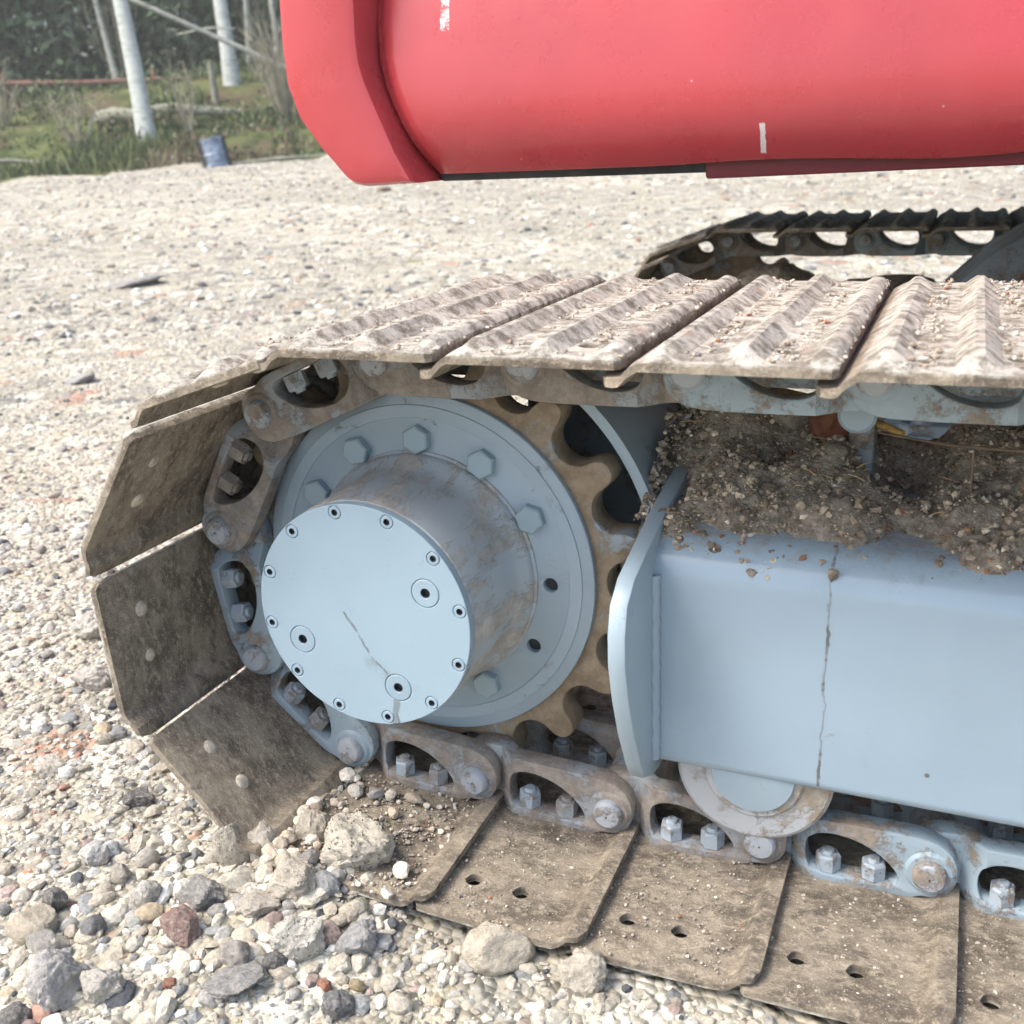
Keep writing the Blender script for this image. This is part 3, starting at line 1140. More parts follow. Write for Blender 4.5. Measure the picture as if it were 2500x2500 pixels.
def build_rollers(y0, far=False):
    obs = []
    for i, x in enumerate((0.358, 0.74, 1.12, 1.50)):
        zc = -.147 - .006 * (i > 0)
        if far:
            break
        t = thing('track_roller', ['flanged bottom roller half hidden under the frame beside the end plate', 'second bottom roller along the near track frame', 'third bottom roller along the near track frame', 'last bottom roller beside the front idler'][i], 'roller', (x, 0, zc - .073))
        b = lathe('roller_body', [(.001, -.083), (.024, -.083), (.026, -.080), (.045, -.080), (.048, -.077), (.0695, -.0765), (.073, -.074), (.073, -.070), (.070, -.067), (.042, -.064), (.042, -.03), (.072, -.027), (.072, .027), (.042, .03), (.042, .064), (.073, .067), (.073, .074), (.001, .08)], 56, 30)
        link('roller_body', b, M_ROLL, t, Matrix.Translation((x, 0, zc)))
        h = lathe('hub_cap', [(.040, -.0795), (.038, -.0835), (.020, -.085), (.0002, -.085)], 36, 30, cap=False)
        link('hub_cap', h, M_END, t, Matrix.Translation((x, 0, zc)))
    for i, x in enumerate((.425, 1.2)):
        t = thing('carrier_roller', ['small grey carrier roller under the top run of links', 'second small carrier roller under the top run'][i], 'roller', (x, 0, .10))
        b = lathe('roller_body', [(.001, .0), (.014, .0), (.017, .003), (.017, .055), (.014, .06), (.001, .06)], 40, 30)
        link('roller_body', b, M_END, t, Matrix.Translation((x, 0, .180)))
        link('bracket', box('bracket', (x - .012, .062, .07), (x + .012, .10, .185), .004), M_MOTOR, t)


build_rollers(0)

idl = thing('front_idler', 'grey idler wheel at the front end of the near track', 'idler', (IDX, 0, -.19))
ib = lathe('idler_wheel', [(.02, -.05), (.06, -.05), (.07, -.03), (.15, -.025), (.165, -.045), (.187, -.045), (.19, -.02), (.205, -.016), (.205, .016), (.19, .02), (.187, .045), (.165, .045), (.15, .025), (.07, .03), (.06, .05), (.02, .05)], 64, 30)
link('idler_wheel', ib, M_END, idl, Matrix.Translation((IDX, 0, 0)))
link('yoke', box('yoke', (1.6, -.06, -.05), (1.86, .06, .05), .01), M_END, idl)

# ------------------------------------------------------------------ the far track, in the machine's shade
FAR = Vector((0.0, 1.70, -0.045))


def copy_tree(root, delta, label, subparts=True):
    r = root.copy()
    COL.objects.link(r)
    r.location = root.location + delta
    r['label'] = label
    for ch in list(root.children):
        c = ch.copy()
        COL.objects.link(c)
        c.parent = r
        c.matrix_parent_inverse = ch.matrix_parent_inverse.copy()
        if subparts:
            for g in ch.children:
                d = g.copy()
                COL.objects.link(d)
                d.parent = c
                d.matrix_parent_inverse = g.matrix_parent_inverse.copy()
    return r


ft = copy_tree(near_track, FAR + Vector((-0.005, 0, 0)), 'dark far crawler track on the other side of the machine', False)
fs = copy_tree(near_sprocket, FAR + Vector((-.05, 0, 0)), 'far drive sprocket seen past the near track shoes', False)
fs.matrix_world = Matrix.Translation(Vector(fs['base']) + FAR + Vector((-.05, 0, 0))) @ Matrix.Rotation(math.pi, 4, 'Z')
ff = thing('track_chassis', 'dark track frame of the far track with mud on its top', 'track frame', (1.0, 1.70, -.195))
fb = bmesh.new()
box_bm(fb, (.26, 1.58, -.19), (1.62, 1.82, .035), .02)
link('beam', bm_mesh(fb, 'beam'), M_MOTOR, ff)
lg = outline('leg', [(.40, .07), (.535, .205), (.60, .245), (.85, .30), (1.5, .30), (1.5, .0), (.40, .0)], (), .12, .01)
for v in lg.vertices:
    v.co = Vector((v.co.x, 1.22 + v.co.z, v.co.y))
cb = thing('undercarriage_body', 'dark sloping undercarriage leg between the two tracks', 'undercarriage', (.95, .85, .0))
link('leg', lg, M_MOTOR, cb)
cx = bmesh.new()
box_bm(cx, (.80, .14, -.02), (1.45, 1.57, .29), .03)
link('centre_box', bm_mesh(cx, 'centre_box'), M_MOTOR, cb)
sl = lathe('slew_ring', [(.001, -.05), (.42, -.05), (.42, .05), (.001, .05)], 48, 30)
link('slew_ring', sl, M_DARK, cb, Matrix.Translation((1.12, .95, .335)) @ Matrix.Rotation(math.pi / 2, 4, 'X'))

# ------------------------------------------------------------------ red upper body
def ext_chip(k, col, rgh):
    def chip(cx, cz, hx, hz, sc):
        nz = k.mt('SUBTRACT', k.noise(sc, 4, .7), .5)
        ax = k.mt('DIVIDE', k.mt('ABSOLUTE', k.mt('SUBTRACT', k.mt('ADD', k.x, k.mt('MULTIPLY', nz, hx * 1.6)), cx)), hx)
        az = k.mt('DIVIDE', k.mt('ABSOLUTE', k.mt('SUBTRACT', k.z, cz)), hz)
        return k.step(k.mt('MAXIMUM', ax, az), 1.05, .9)
    a = k.mt('MULTIPLY', chip(-.131, .585, .0060, .027, 45), k.step(k.noise(150, 4, .75), .44, .52))
    b = chip(.270, .413, .0032, .017, 70)
    c = k.mt('MULTIPLY', k.step(k.vor(34), .060, .03), k.step(k.noise(7, 2), .54, .60))
    film = k.mt('MULTIPLY', k.step(k.noise(5, 6, .7, k.scaled((1, 1, .45))), 0.40, .75), .06)
    col = k.mix(film, col, (.46, .20, .19))
    rgh = k.mixf(k.step(k.noise(11, 5, .7), .35, .7), .24, .42)
    mm = k.mt('MAXIMUM', k.mt('MAXIMUM', a, b), k.mt('MULTIPLY', c, .35))
    return k.mix(mm, col, (.66, .60, .58)), k.mixf(mm, rgh, .7)


M_RED = mat_paint('faded red paint', (0.425, 0.050, 0.058), 0.0, 6, 0.30, speck=0.0, extra=ext_chip)
M_REDD = mat_paint('dark red lower plate', (0.16, 0.02, 0.03), 0.12, 9, 0.5, speck=0.2)


def build_body():
    t = thing('excavator_upper_body', 'faded red excavator body with chipped paint above the tracks', 'excavator body', (.9, .95, .37))
    outer = [(-.351, 1.25), (-.351, .608), (-.353, .552), (-.351, .506), (-.337, .463), (-.309, .425), (-.273, .385), (-.262, .378), (-.245, .3745)]
    inner = [(-.171, .3765), (-.194, .417), (-.213, .462), (-.229, .500), (-.236, .525), (-.238, .552), (-.236, .608), (-.236, 1.25)]
    me = outline('corner_band', outer + inner, (), .72, .012, 40)
    for v in me.vertices:
        v.co = Vector((v.co.x, 1.06 + v.co.z, v.co.y))
    me.flip_normals()
    bm = bmesh.new()
    bm.from_mesh(me)
    bmesh.ops.bevel(bm, geom=[], offset=.001)
    bpy.data.meshes.remove(me)
    link('corner_band', bm_mesh(bm, 'corner_band', 32), M_RED, t)
    # big side panel, rolled in at its lower edge and along the seam
    left = [(-.2355, 1.25), (-.2355, .608), (-.2355, .552), (-.229, .515), (-.219, .487), (-.205, .456), (-.192, .428), (-.177, .402), (-.166, .3875)]
    zs = [.3855, .388, .392, .398, .406, .416, .43, .45, .475, .50, .53, .57, .62, .7, .9, 1.25]
    lx = lambda z: float(np.interp(z, [p[1] for p in left[::-1]], [p[0] for p in left[::-1]]))
    offs = [0, .004, .010, .018, .03, .05, .09, .16, .26, .33, .37, .40, .43, .47, .52, .58, .64, .70, .80, 1.0, 1.4, 1.9]
    V, Fc = [], []
    for z0 in zs:
        for d in offs:
            x = lx(z0) + d
            # lower edge dented where something has pushed it
            k = sm((.43 - z0) / .05)
            dent = 0.0035 * math.sin((x - .15) * 13) * (1 if .15 < x < .62 else 0) + .012 * float(sm((x - .45) / .25)) * 1.0
            z = z0 + float(k) * dent
            y = .366
            y += .016 * float(sm((.03 - d) / .03)) ** 1.5
            y += .030 * float(np.clip((.47 - z0) / .085, 0, 1)) ** 2.2
            y += .035 * float(np.clip((z0 - .46) / .2, 0, 2)) ** 1.5
            V.append((x, y, z))
    n = len(offs)
    for j in range(len(zs) - 1):
        for i in range(n - 1):
            Fc.append((j * n + i, j * n + i + 1, (j + 1) * n + i + 1, (j + 1) * n + i))
    # returned thickness behind the panel
    o = len(V)
    V += [(x, y + .05, z + .001) for (x, y, z) in V]
    for j in range(len(zs) - 1):
        for i in range(n - 1):
            Fc.append((o + j * n + i, o + (j + 1) * n + i, o + (j + 1) * n + i + 1, o + j * n + i + 1))
    for i in range(n - 1):
        Fc.append((i, o + i, o + i + 1, i + 1))
    for j in range(len(zs) - 1):
        Fc.append((j * n, (j + 1) * n, o + (j + 1) * n, o + j * n))
    link('side_panel', mesh('side_panel', V, Fc, True, 60), M_RED, t)
    lo = bmesh.new()
    box_bm(lo, (-.168, .418, .3755), (.22, 2.10, .41), .003)  # dark plate carried back out of view to stop red bounce
    link('lower_plate', bm_mesh(lo, 'lower_plate'), M_DARK, t)
    lo = bmesh.new()
    box_bm(lo, (.195, .412, .3680), (1.75, .95, .41), .004)
    for v in lo.verts:
        if v.co.x > 1:
            v.co.z += .02
    link('lower_plate', bm_mesh(lo, 'lower_plate'), M_REDD, t)
    lo = bmesh.new()
    box_bm(lo, (.23, .955, .3700), (1.70, 2.10, .41), .004)  # unseen dark plate added to keep red bounce off the far track
    link('bounce_blocker', bm_mesh(lo, 'bounce_blocker'), M_DARK, t)
    co = bmesh.new()
    box_bm(co, (-.225, .43, .392), (1.7, 2.15, 1.3), .06, 4)  # shell drawn back far enough to shade the far track
    link('rear_shell', bm_mesh(co, 'rear_shell'), M_RED, t)
    return t


build_body()

# ------------------------------------------------------------------ soil on the frame
M_SOIL = mat_soil('damp soil', (.21, .175, .135), (.54, .47, .375))


def beam_top(x, y):
    fl = .078 + .0651 * (y + .09) * .9
    cr = .0785 - .042 + np.sqrt(np.maximum(0, .042 ** 2 - np.minimum(0, y + .048) ** 2))
    return np.where(y < -.048, cr, fl) - .02 * (x - .264)


def heap_h(x, y):
    x = np.asarray(x, float); y = np.asarray(y, float)
    n = fbm(x * 17, y * 17 + 5, oct=5) - .5
    rag = fbm(x * 26 + 7, y * 26, oct=4) - .5
    T = -.010 + .020 * sm((y + .070 + .13 * rag) / .045)
    T = T + .030 * sm((y + .06) / .09) + .014 * sm((y - .02) / .07)
    T = T + .075 * n * sm((y + .085) / .05) + .016 * (fbm(x * 55, y * 55 + 2, oct=3) - .5) * sm((y + .08) / .03)
    T = T - .045 * np.exp(-(((x - .47) / .055) ** 2 + ((y - .07) / .045) ** 2))
    T = T + .040 * np.exp(-(((x - .30) / .045) ** 2 + ((y - .10) / .05) ** 2))
    T = T - .030 * np.exp(-(((x - .262) / .03) ** 2 + ((y - .02) / .05) ** 2))
    return beam_top(x, y) + T


def build_soil():
    xs = np.arange(.232, 1.62, .005)
    ys = np.arange(-.079, .150, .005)
    X, Y = np.meshgrid(xs, ys, indexing='ij')
    Z = heap_h(X, Y) + .006 * (fbm(X * 90, Y * 90, oct=3) - .5)
    end = sm((X - .232) / .03) * sm((1.62 - X) / .03)
    Z = Z * 1.0 - (1 - end) * .03
    nx, ny = X.shape
    V = np.stack([X, Y, Z], -1).reshape(-1, 3).tolist()
    i, j = np.meshgrid(np.arange(nx - 1), np.arange(ny - 1), indexing='ij')
    a = (i * ny + j).ravel()
    Fc = np.stack([a, a + ny, a + ny + 1, a + 1], -1)
    # only the heap itself, with a thick underside inside the beam
    Vb = [(x, y, .05) for x, y, z in V]
    o = len(V)
    faces = Fc.tolist() + [[o + q for q in reversed(f)] for f in Fc.tolist()]
    def edge(idx):
        return [[idx[k], idx[k + 1], o + idx[k + 1], o + idx[k]] for k in range(len(idx) - 1)]
    for idx in ([k for k in range(ny)], [(nx - 1) * ny + k for k in range(ny)], [k * ny for k in range(nx)], [k * ny + ny - 1 for k in range(nx)]):
        faces += edge(idx)
    ob = link('soil', mesh('soil', V + Vb, faces, True), M_SOIL)
    ob['kind'] = 'stuff'
    ob['label'] = 'damp brown soil heaped on top of the near track frame'
    ob['category'] = 'soil'
    g = np.random.default_rng(5)
    n = 12000
    x = .235 + (g.random(n) ** 1.3) * .75
    y = -.088 + g.random(n) * .22
    z = heap_h(x, y)
    r = .0009 * (.0046 / .0009) ** (g.random(n) ** 3.0)
    btop = beam_top(x, y)
    z = np.maximum(z, btop) + r * .3
    # ragged front: fewer crumbs over the clean painted edge
    keep = (heap_h(x, y) > btop - .001) | (g.random(n) < .30 * (y > -.080) * (fbm(x * 34, y * 34 + 3, oct=3) > .48))
    pal = np.array([(.16, .13, .095), (.24, .195, .145), (.32, .27, .20), (.46, .40, .31), (.20, .11, .065), (.33, .31, .28), (.12, .095, .07)])
    cols = pal[g.choice(7, n, p=[.27, .31, .22, .06, .04, .03, .07])] * 1.75
    C = np.stack([x, y, z], -1)[keep]
    o2 = stones('soil_crumbs', C, r[keep], M_CRUMB, (1, .9, .8), g, cols[keep], .45)
    o2['kind'] = 'stuff'
    o2['label'] = 'small crumbs of earth and grit strewn over the frame'
    o2['category'] = 'soil'


build_soil()


def grit_on_shoes():
    """sand grains and small stones lying on the shoes"""
    g = np.random.default_rng(21)
    Cs, Rs, Co = [], [], []
    sandc = np.array([(.60, .54, .45), (.70, .65, .56), (.48, .41, .32), (.38, .31, .24), (.36, .18, .10), (.30, .28, .26)])
    for k in range(5, 13):                      # top of the upper run
        n = 1500 if k < 12 else 400
        mw = np.array(frame(k))
        u = .02 + g.random(n) * .155
        cl = g.random(n)
        w = -.225 + .45 * g.random(n)
        dens = fbm(u * 45 + k * 3.7, w * 22, oct=3)
        keep = dens > .42
        h = .0395 + .0014
        r = .0008 * (.0034 / .0008) ** (g.random(n) ** 3.4)
        L = np.stack([u, w, np.full(n, h) + r * .3, np.ones(n)], -1)[keep]
        # grains settle between the grousers
        uu = L[:, 0] - .018
        for c in (.013, .077, .136):
            near = np.abs(uu - c) < .010
            L[near, 0] += np.where(uu[near] > c, .010, -.010)
        Cs.append((L @ mw.T)[:, :3]); Rs.append(r[keep]); Co.append(sandc[g.choice(6, keep.sum(), p=[.30, .16, .24, .20, .04, .06])])
    for k in range(16, 22):                     # inner face of the lower run
        n = 420 if k > 16 else 700
        mw = np.array(frame(k))
        u = .02 + g.random(n) * .15
        w = .06 + .168 * g.random(n) ** (1.0 if k > 16 else .8)
        r = .0006 * (.0022 / .0006) ** (g.random(n) ** 3.5)
        if k == 16:
            r = r * 1.7
        for hu in (.053, .102):
            hit = (np.abs(u - hu) < .011) & (np.abs(w - .178) < .011)
            w = np.where(hit, w - .03, w)
        L = np.stack([u, w, .0308 - r * .3, np.ones(n)], -1)
        Cs.append((L @ mw.T)[:, :3]); Rs.append(r); Co.append(sandc[g.choice(6, n, p=[.3, .22, .24, .16, .02, .06])])
    n = 260                                     # rubble spilled over the buried shoe
    mw = np.array(frame(16))
    u = .0 + .15 * g.random(n) ** 1.7
    w = .235 - .16 * g.random(n) ** 1.3
    r = .0020 * (.012 / .0020) ** (g.random(n) ** 2.2)
    keep = g.random(n) < (1.15 - u / .13)
    L = np.stack([u, w, .031 - r * .6, np.ones(n)], -1)[keep]
    o = stones('rubble', (L @ mw.T)[:, :3], r[keep], M_STONE, (1, .85, .7), g, sandc[g.choice(6, keep.sum(), p=[.34, .3, .2, .08, .0, .08])], .3, None, True)
    o['kind'] = 'stuff'
    o['label'] = 'pale rubble spilled over the buried bottom shoe'
    o['category'] = 'rubble'
    o = stones('sand_grit', np.concatenate(Cs), np.concatenate(Rs), M_CRUMB, (1, .9, .7), g, np.concatenate(Co), .28)
    o['kind'] = 'stuff'
    o['label'] = 'sand grains and grit stuck on the steel track shoes'
    o['category'] = 'grit'


grit_on_shoes()

# ------------------------------------------------------------------ single stones
def rock(name, seed, sub=3, rough=.30, facets=7):
    g = np.random.default_rng(seed)
    bm = bmesh.new()
    bmesh.ops.create_icosphere(bm, subdivisions=sub, radius=1.0)
    co = np.array([v.co for v in bm.verts])
    # chop with random planes for broken faces, then roughen
    for _ in range(facets):
        d = g.normal(size=3); d /= np.linalg.norm(d)
        c = .62 + .28 * g.random()
        t = co @ d
        co = co - np.maximum(0, t - c)[:, None] * d[None] * .92
    o = g.random(3) * 50
    nz = fbm(co[:, 0] * 1.7 + o[0], co[:, 1] * 1.7 + o[1], co[:, 2] * 1.7 + o[2], 4) - .5
    co = co * (1 + rough * nz)[:, None]
    nz = fbm(co[:, 0] * 6 + o[0], co[:, 1] * 6 + o[1], co[:, 2] * 6 + o[2], 3) - .5
    co = co * (1 + rough * .4 * nz)[:, None]
    nz = fbm(co[:, 0] * 15 + o[0], co[:, 1] * 15 + o[1], co[:, 2] * 15 + o[2], 2) - .5
    co = co * (1 + rough * .22 * nz)[:, None]
    for v, c in zip(bm.verts, co):
        v.co = Vector(c)
    return bm_mesh(bm, name, 48)


STONES = [
    # x, y, half width, half height, colour, label, facets
    (-.275, -.360, .0204, .0130, (.56, .49, .37), 'smooth beige oval pebble at the left edge of the gravel', 3),
    (-.247, -.375, .0149, .0090, (.42, .41, .38), 'grey oval pebble just under the smooth beige pebble', 3),
    (-.195, -.411, .0250, .0200, (.46, .45, .44), 'big rough grey and white rock near the lower left corner', 9),
    (-.152, -.404, .0160, .0140, (.66, .62, .55), 'cream lump right of the big rough grey rock', 8),
    (-.279, -.325, .0125, .0125, (.09, .095, .105), 'black angular stone above the smooth beige pebble', 8),
    (-.215, -.343, .0105, .0105, (.23, .24, .27), 'blue grey angular stone right of the grey oval pebble', 7),
    (-.124, -.322, .0170, .0130, (.28, .155, .14), 'reddish brown flat broken stone left of centre', 9),
    (-.136, -.282, .0200, .0120, (.27, .27, .265), 'flat grey slab with angular edges above the reddish stone', 9),
    (-.139, -.218, .0165, .0270, (.56, .51, .42), 'tall pale pitted stone leaning below the curled track shoe', 4),
    (-.110, -.205, .0160, .0190, (.58, .53, .45), 'pale wedge stone under the lowest corner of the curled shoe', 6),
    (-.015, -.190, .0330, .0240, (.60, .55, .45), 'large pale pitted concrete lump lying against the buried shoe', 7),
    (-.070, -.180, .0150, .0220, (.57, .51, .41), 'upright sandy lump left of the large concrete lump', 6),
    (-.104, -.165, .0110, .0110, (.60, .55, .46), 'small round sandy stone by the curled shoe edge', 4),
    (-.009, -.303, .0195, .0190, (.74, .71, .62), 'white angular block with holes below the concrete lump', 9),
    (.038, -.284, .0165, .0150, (.40, .41, .42), 'speckled grey stone right of the white angular block', 8),
    (-.049, -.252, .0210, .0150, (.60, .54, .44), 'broad beige stone between white block and concrete lump', 6),
    (-.071, -.279, .0180, .0085, (.58, .53, .45), 'flat pale sliver beside the grey slab', 6),
    (-.017, -.241, .0115, .0085, (.40, .43, .46), 'small blue grey stone under the concrete lump', 6),
    (-.058, -.335, .0130, .0125, (.46, .42, .38), 'rough brown grey lump left of the white block', 8),
    (-.327, -.146, .0150, .0085, (.075, .08, .095), 'dark slate chip left of the curled track shoe', 8),
    (-.190, -.297, .0130, .0130, (.70, .67, .60), 'white crumbly stone left of the flat grey slab', 8),
    (-.247, -.269, .0100, .0095, (.60, .55, .47), 'small cream stone among gravel left of the white crumbly one', 5),
    (-.298, -.252, .0125, .0110, (.78, .77, .74), 'bright white chip in the left gravel', 7),
    (-.287, -.237, .0090, .0080, (.50, .55, .58), 'pale blue flake touching the bright white chip', 6),
    (-.238, -.240, .0100, .0100, (.70, .65, .56), 'round cream pebble right of the bright white chip', 4),
    (-.479, -.130, .0170, .0100, (.68, .63, .54), 'flat cream flake far left below the leaning shoe', 7),
    (-.042, -.357, .0230, .0080, (.24, .245, .25), 'long dark grey slab at the bottom of the gravel', 7),
    (.035, -.333, .0060, .0062, (.52, .17, .08), 'orange red brick chip under the speckled grey stone', 8),
    (.060, -.321, .0060, .0058, (.62, .48, .25), 'yellow chip right of the orange brick chip', 7),
    (.058, -.350, .0115, .0105, (.13, .145, .17), 'dark blue grey stone under the yellow chip', 8),
    (-.203, -.454, .0125, .0090, (.11, .11, .12), 'dark stone at the very lower left corner', 7),
    (-.186, -.458, .0090, .0055, (.55, .38, .36), 'pink pebble in the lower left corner', 4),
    (-.020, -.327, .0090, .0076, (.12, .125, .14), 'dark chip at the foot of the white angular block', 8),
    (.012, -.284, .0100, .0098, (.46, .33, .30), 'pinkish stone between white block and speckled grey stone', 6),
    (-.098, -.377, .0062, .0042, (.45, .15, .08), 'small brick red chip below the reddish flat stone', 8),
    (-.457, -.032, .0085, .0068, (.36, .38, .39), 'small grey stone beside the middle curled shoe', 6),
    (.162, -.243, .0265, .0175, (.62, .55, .43), 'rounded beige rock at the outer edge of the first flat shoe', 4),
    (.246, -.250, .0165, .0175, (.68, .62, .50), 'pale sandy stone at the outer corner of the second flat shoe', 5),
    (-.718, .206, .0260, .0200, (.50, .48, .43), 'grey boulder left of the upper curled shoe', 6),
    (-.602, .074, .0270, .0150, (.52, .49, .44), 'flat grey rock left of the middle curled shoe', 6),
    (-2.417, 1.985, .0660, .0140, (.20, .21, .23), 'dark flat stone lying in the yard left of the track', 5),
    (-3.804, 3.885, .1600, .0220, (.17, .17, .18), 'long dark flat slab farther out in the yard', 4),
    (-4.392, 7.951, .0670, .0260, (.22, .15, .11), 'small brown clod out in the yard behind the track', 6),
]


def build_stones():
    for i, (x, y, w, h, c, lab, fc) in enumerate(STONES):
        me = rock('stone', 100 + i, (5 if w > .013 else 4) if x > -1 else 3, .55 if fc > 4 else .28, fc)
        w, h = (w * 1.14, h * 1.14) if x > -1 else (w, h)
        o = link('stone', me, mat_rock('stone %d' % i, tuple(min(.85, .74 * q * 1.1 + .26 * t_) for q, t_ in zip(c, (.47, .43, .36))), 1.0 if ('pitted' in lab or 'holes' in lab or 'crumbly' in lab) else 0.0, .24, 2.3))
        z = float(ground_z(x, y))
        g = random.Random(i)
        o.location = (x, y, z + h * .55)
        o.scale = (w * 1.12, w * g.uniform(.75, .95), h * 1.15)
        o.rotation_euler = (g.uniform(-.2, .2), g.uniform(-.2, .2), g.uniform(-.5, .9))
        tag(o, lab, 'stone', 'single stones among the gravel')


build_stones()

# ------------------------------------------------------------------ debris in the gap above the frame
M_REED = mat_plain('dry reed', (.46, .29, .10), .6, .3, 90)
M_ROOT = mat_plain('dead root', (.20, .14, .09), .85, .3, 80, .001)
M_RUSTL = mat_plain('rust brown leaf', (.17, .062, .032), .7, .4, 40, .002)
tag(link('reed_stem', tube('reed_stem', [(.33, .13, .172), (.37, .11, .167), (.42, .085, .158), (.462, .06, .150)], [.0035, .0055, .006, .003], 10), M_REED), 'dry yellow reed stem lying in the gap above the frame', 'reed')
tag(link('root', tube('root', [(.44, .06, .150), (.50, .03, .150), (.56, .0, .156), (.62, -.02, .160), (.70, -.03, .158)], [.001, .0014, .0012, .0012, .001], 6), M_ROOT), 'thin pale root arching over the soil on the frame', 'root')
tag(link('root', tube('root', [(.522, .012, .150), (.5225, .012, .13), (.523, .014, .105)], [.0008, .001, .0008], 6), M_ROOT), 'thin rootlet hanging straight down into the dark gap', 'root')


def crumpled(name, seed, c, s):
    me = rock(name, seed, 3, .9, 4)
    for v in me.vertices:
        v.co = Vector((c[0] + v.co.x * s[0], c[1] + v.co.y * s[1], c[2] + v.co.z * s[2]))
    return me


tag(link('dead_leaf', crumpled('dead_leaf', 3, (.395, .08, .150), (.020, .014, .022)), M_RUSTL), 'rust brown crumpled leaf wedged beside the reed stem', 'leaf')
tag(link('clod', crumpled('clod', 9, (.352, .10, .152), (.032, .02, .020)), M_SOIL), 'dark wet clod wedged under the links beside the leaf', 'clod')
tag(link('dead_leaf', crumpled('dead_leaf', 13, (.322, .10, .165), (.011, .010, .022)), M_RUSTL), 'dark brown leaf standing left of the wet clod', 'leaf')
for i, (x, y, w, c, lab) in enumerate([(.303, -.055, .013, (.34, .29, .21), 'pale clod on the front of the soil heap'), (.470, -.050, .012, (.33, .30, .22), 'rounded pebble lying on the soil heap'), (.352, -.005, .008, (.30, .24, .16), 'small clod on the middle of the soil heap'), (.405, .03, .012, (.36, .32, .25), 'grey pebble at the back of the soil heap')]):
    o = link('soil_pebble', rock('soil_pebble', 300 + i, 3, .3, 5), mat_rock('soil pebble %d' % i, c, 0, .2, 2.3))
    o.location = (x, y, float(heap_h(np.array([x]), np.array([y]))[0]) + w * .35)
    o.scale = (w, w * .8, w * .6)
    tag(o, lab, 'pebble', 'pebbles on the soil heap')

M_STRAW = mat_plain('dry straw', (.50, .38, .20), .8, .3, 90)
def straw_bits():
    sp_ = []
    g = random.Random(4)
    for i in range(60):
        x = .25 + .5 * g.random(); y = -.07 + .15 * g.random()
        z = float(heap_h(np.array([x]), np.array([y]))[0]) + .002
        a = g.random() * 6.28; L = .006 + .018 * g.random()
        d = Vector((math.cos(a), math.sin(a), g.uniform(-.1, .35))) * L
        p = Vector((x, y, z))
        sp_.append(([p, p + d * .5 + Vector((0, 0, .001)), p + d], [.0005, .0006, .0004]))
    o_ = link('straw', merge_tubes('straw', sp_, 5), M_STRAW)
    o_['kind'] = 'stuff'; o_['label'] = 'bits of dry straw and rootlets in the soil heap'; o_['category'] = 'straw'


straw_bits()
for i, (x, z, w, h, lab) in enumerate([(.352, .054, .005, .006, 'small mud dab on the bright beam edge left of the seam'), (.420, .062, .004, .006, 'mud dab at the top of the beam seam')]):
    tag(link('mud_dab', crumpled('mud_dab', 40 + i, (x, -.089 if z < .05 else -.085, z), (w, .0022, h)), M_SOIL), lab, 'mud')

# mud hanging on the far frame
o = link('mud', crumpled('mud', 31, (.12, 1.60, .085), (.10, .10, .062)), M_SOIL)
o['kind'] = 'stuff'; o['label'] = 'dark lumps of mud on the far track frame'; o['category'] = 'mud'
o = link('mud', crumpled('mud', 33, (.36, 1.62, .055), (.13, .10, .048)), M_SOIL)
o['kind'] = 'stuff'; o['label'] = 'second dark mud lump on the far track frame'; o['category'] = 'mud'

# ------------------------------------------------------------------ the bank and the wood behind the yard
def gz(x, y):
    return float(ground_z(np.array([x]), np.array([y]))[0])


def mat_bark(name, pale, dark, amount):
    k = NT(name)
    n = k.noise(5, 5, .7, k.scaled((1, 1, 3.5)))
    c = k.mix(k.step(n, .42, .66), pale, tuple(a * .72 for a in pale))
    c = k.mix(k.mt('MULTIPLY', k.step(k.noise(3.3, 5, .75, k.scaled((1, 1, 2.6))), .66 - amount, .74 - amount), .9), c, dark)
    k.bump(n, .6, .02)
    return k.done(c, .85, 0, .2)


M_BIRCH = mat_bark('birch bark', (.47, .50, .46), (.10, .10, .085), .08)
M_GREYB = mat_bark('grey bark', (.36, .37, .32), (.10, .10, .08), .10)
M_TWIG = mat_plain('bare twigs', (.30, .275, .20), .9, .3, 8)
M_LEAF = mat_attr('leaves', .7, 5, .25, .3)
M_SPRUCE = mat_attr('spruce needles', .8, 3, .3, .2)


def leafcloud(name, C, size, cols, mat, parent=None, droop=0.0, asp=.6):
    n = len(C)
    g = rng
    d = g.normal(size=(n, 3)); d[:, 2] -= droop
    d /= np.linalg.norm(d, axis=1)[:, None]
    e = np.cross(d, g.normal(size=(n, 3))); e /= np.linalg.norm(e, axis=1)[:, None] + 1e-9
    s = size * (.6 + .8 * g.random((n, 1)))
    a, b = d * s, e * s * asp * .5
    V = np.stack([C, C + a * .5 + b, C + a, C + a * .5 - b], 1).reshape(-1, 3)
    F = (np.arange(n) * 4)[:, None] + np.array([0, 1, 2, 3])
    me = bpy.data.meshes.new(name)
    me.vertices.add(n * 4)
    me.vertices.foreach_set('co', V.reshape(-1).astype(np.float32))
    me.loops.add(n * 4)
    me.loops.foreach_set('vertex_index', F.reshape(-1).astype(np.int32))
    me.polygons.add(n)
    me.polygons.foreach_set('loop_start', np.arange(0, n * 4, 4, dtype=np.int32))
    me.update(calc_edges=True)
    at = me.attributes.new('col', 'FLOAT_COLOR', 'POINT')
    c4 = np.ones((n, 4, 4), np.float32)
    c4[..., :3] = np.clip(cols * (.65 + .7 * g.random((n, 1))), 0, 1)[:, None]
    at.data.foreach_set('color', c4.reshape(-1))
    return link(name, me, mat, parent)


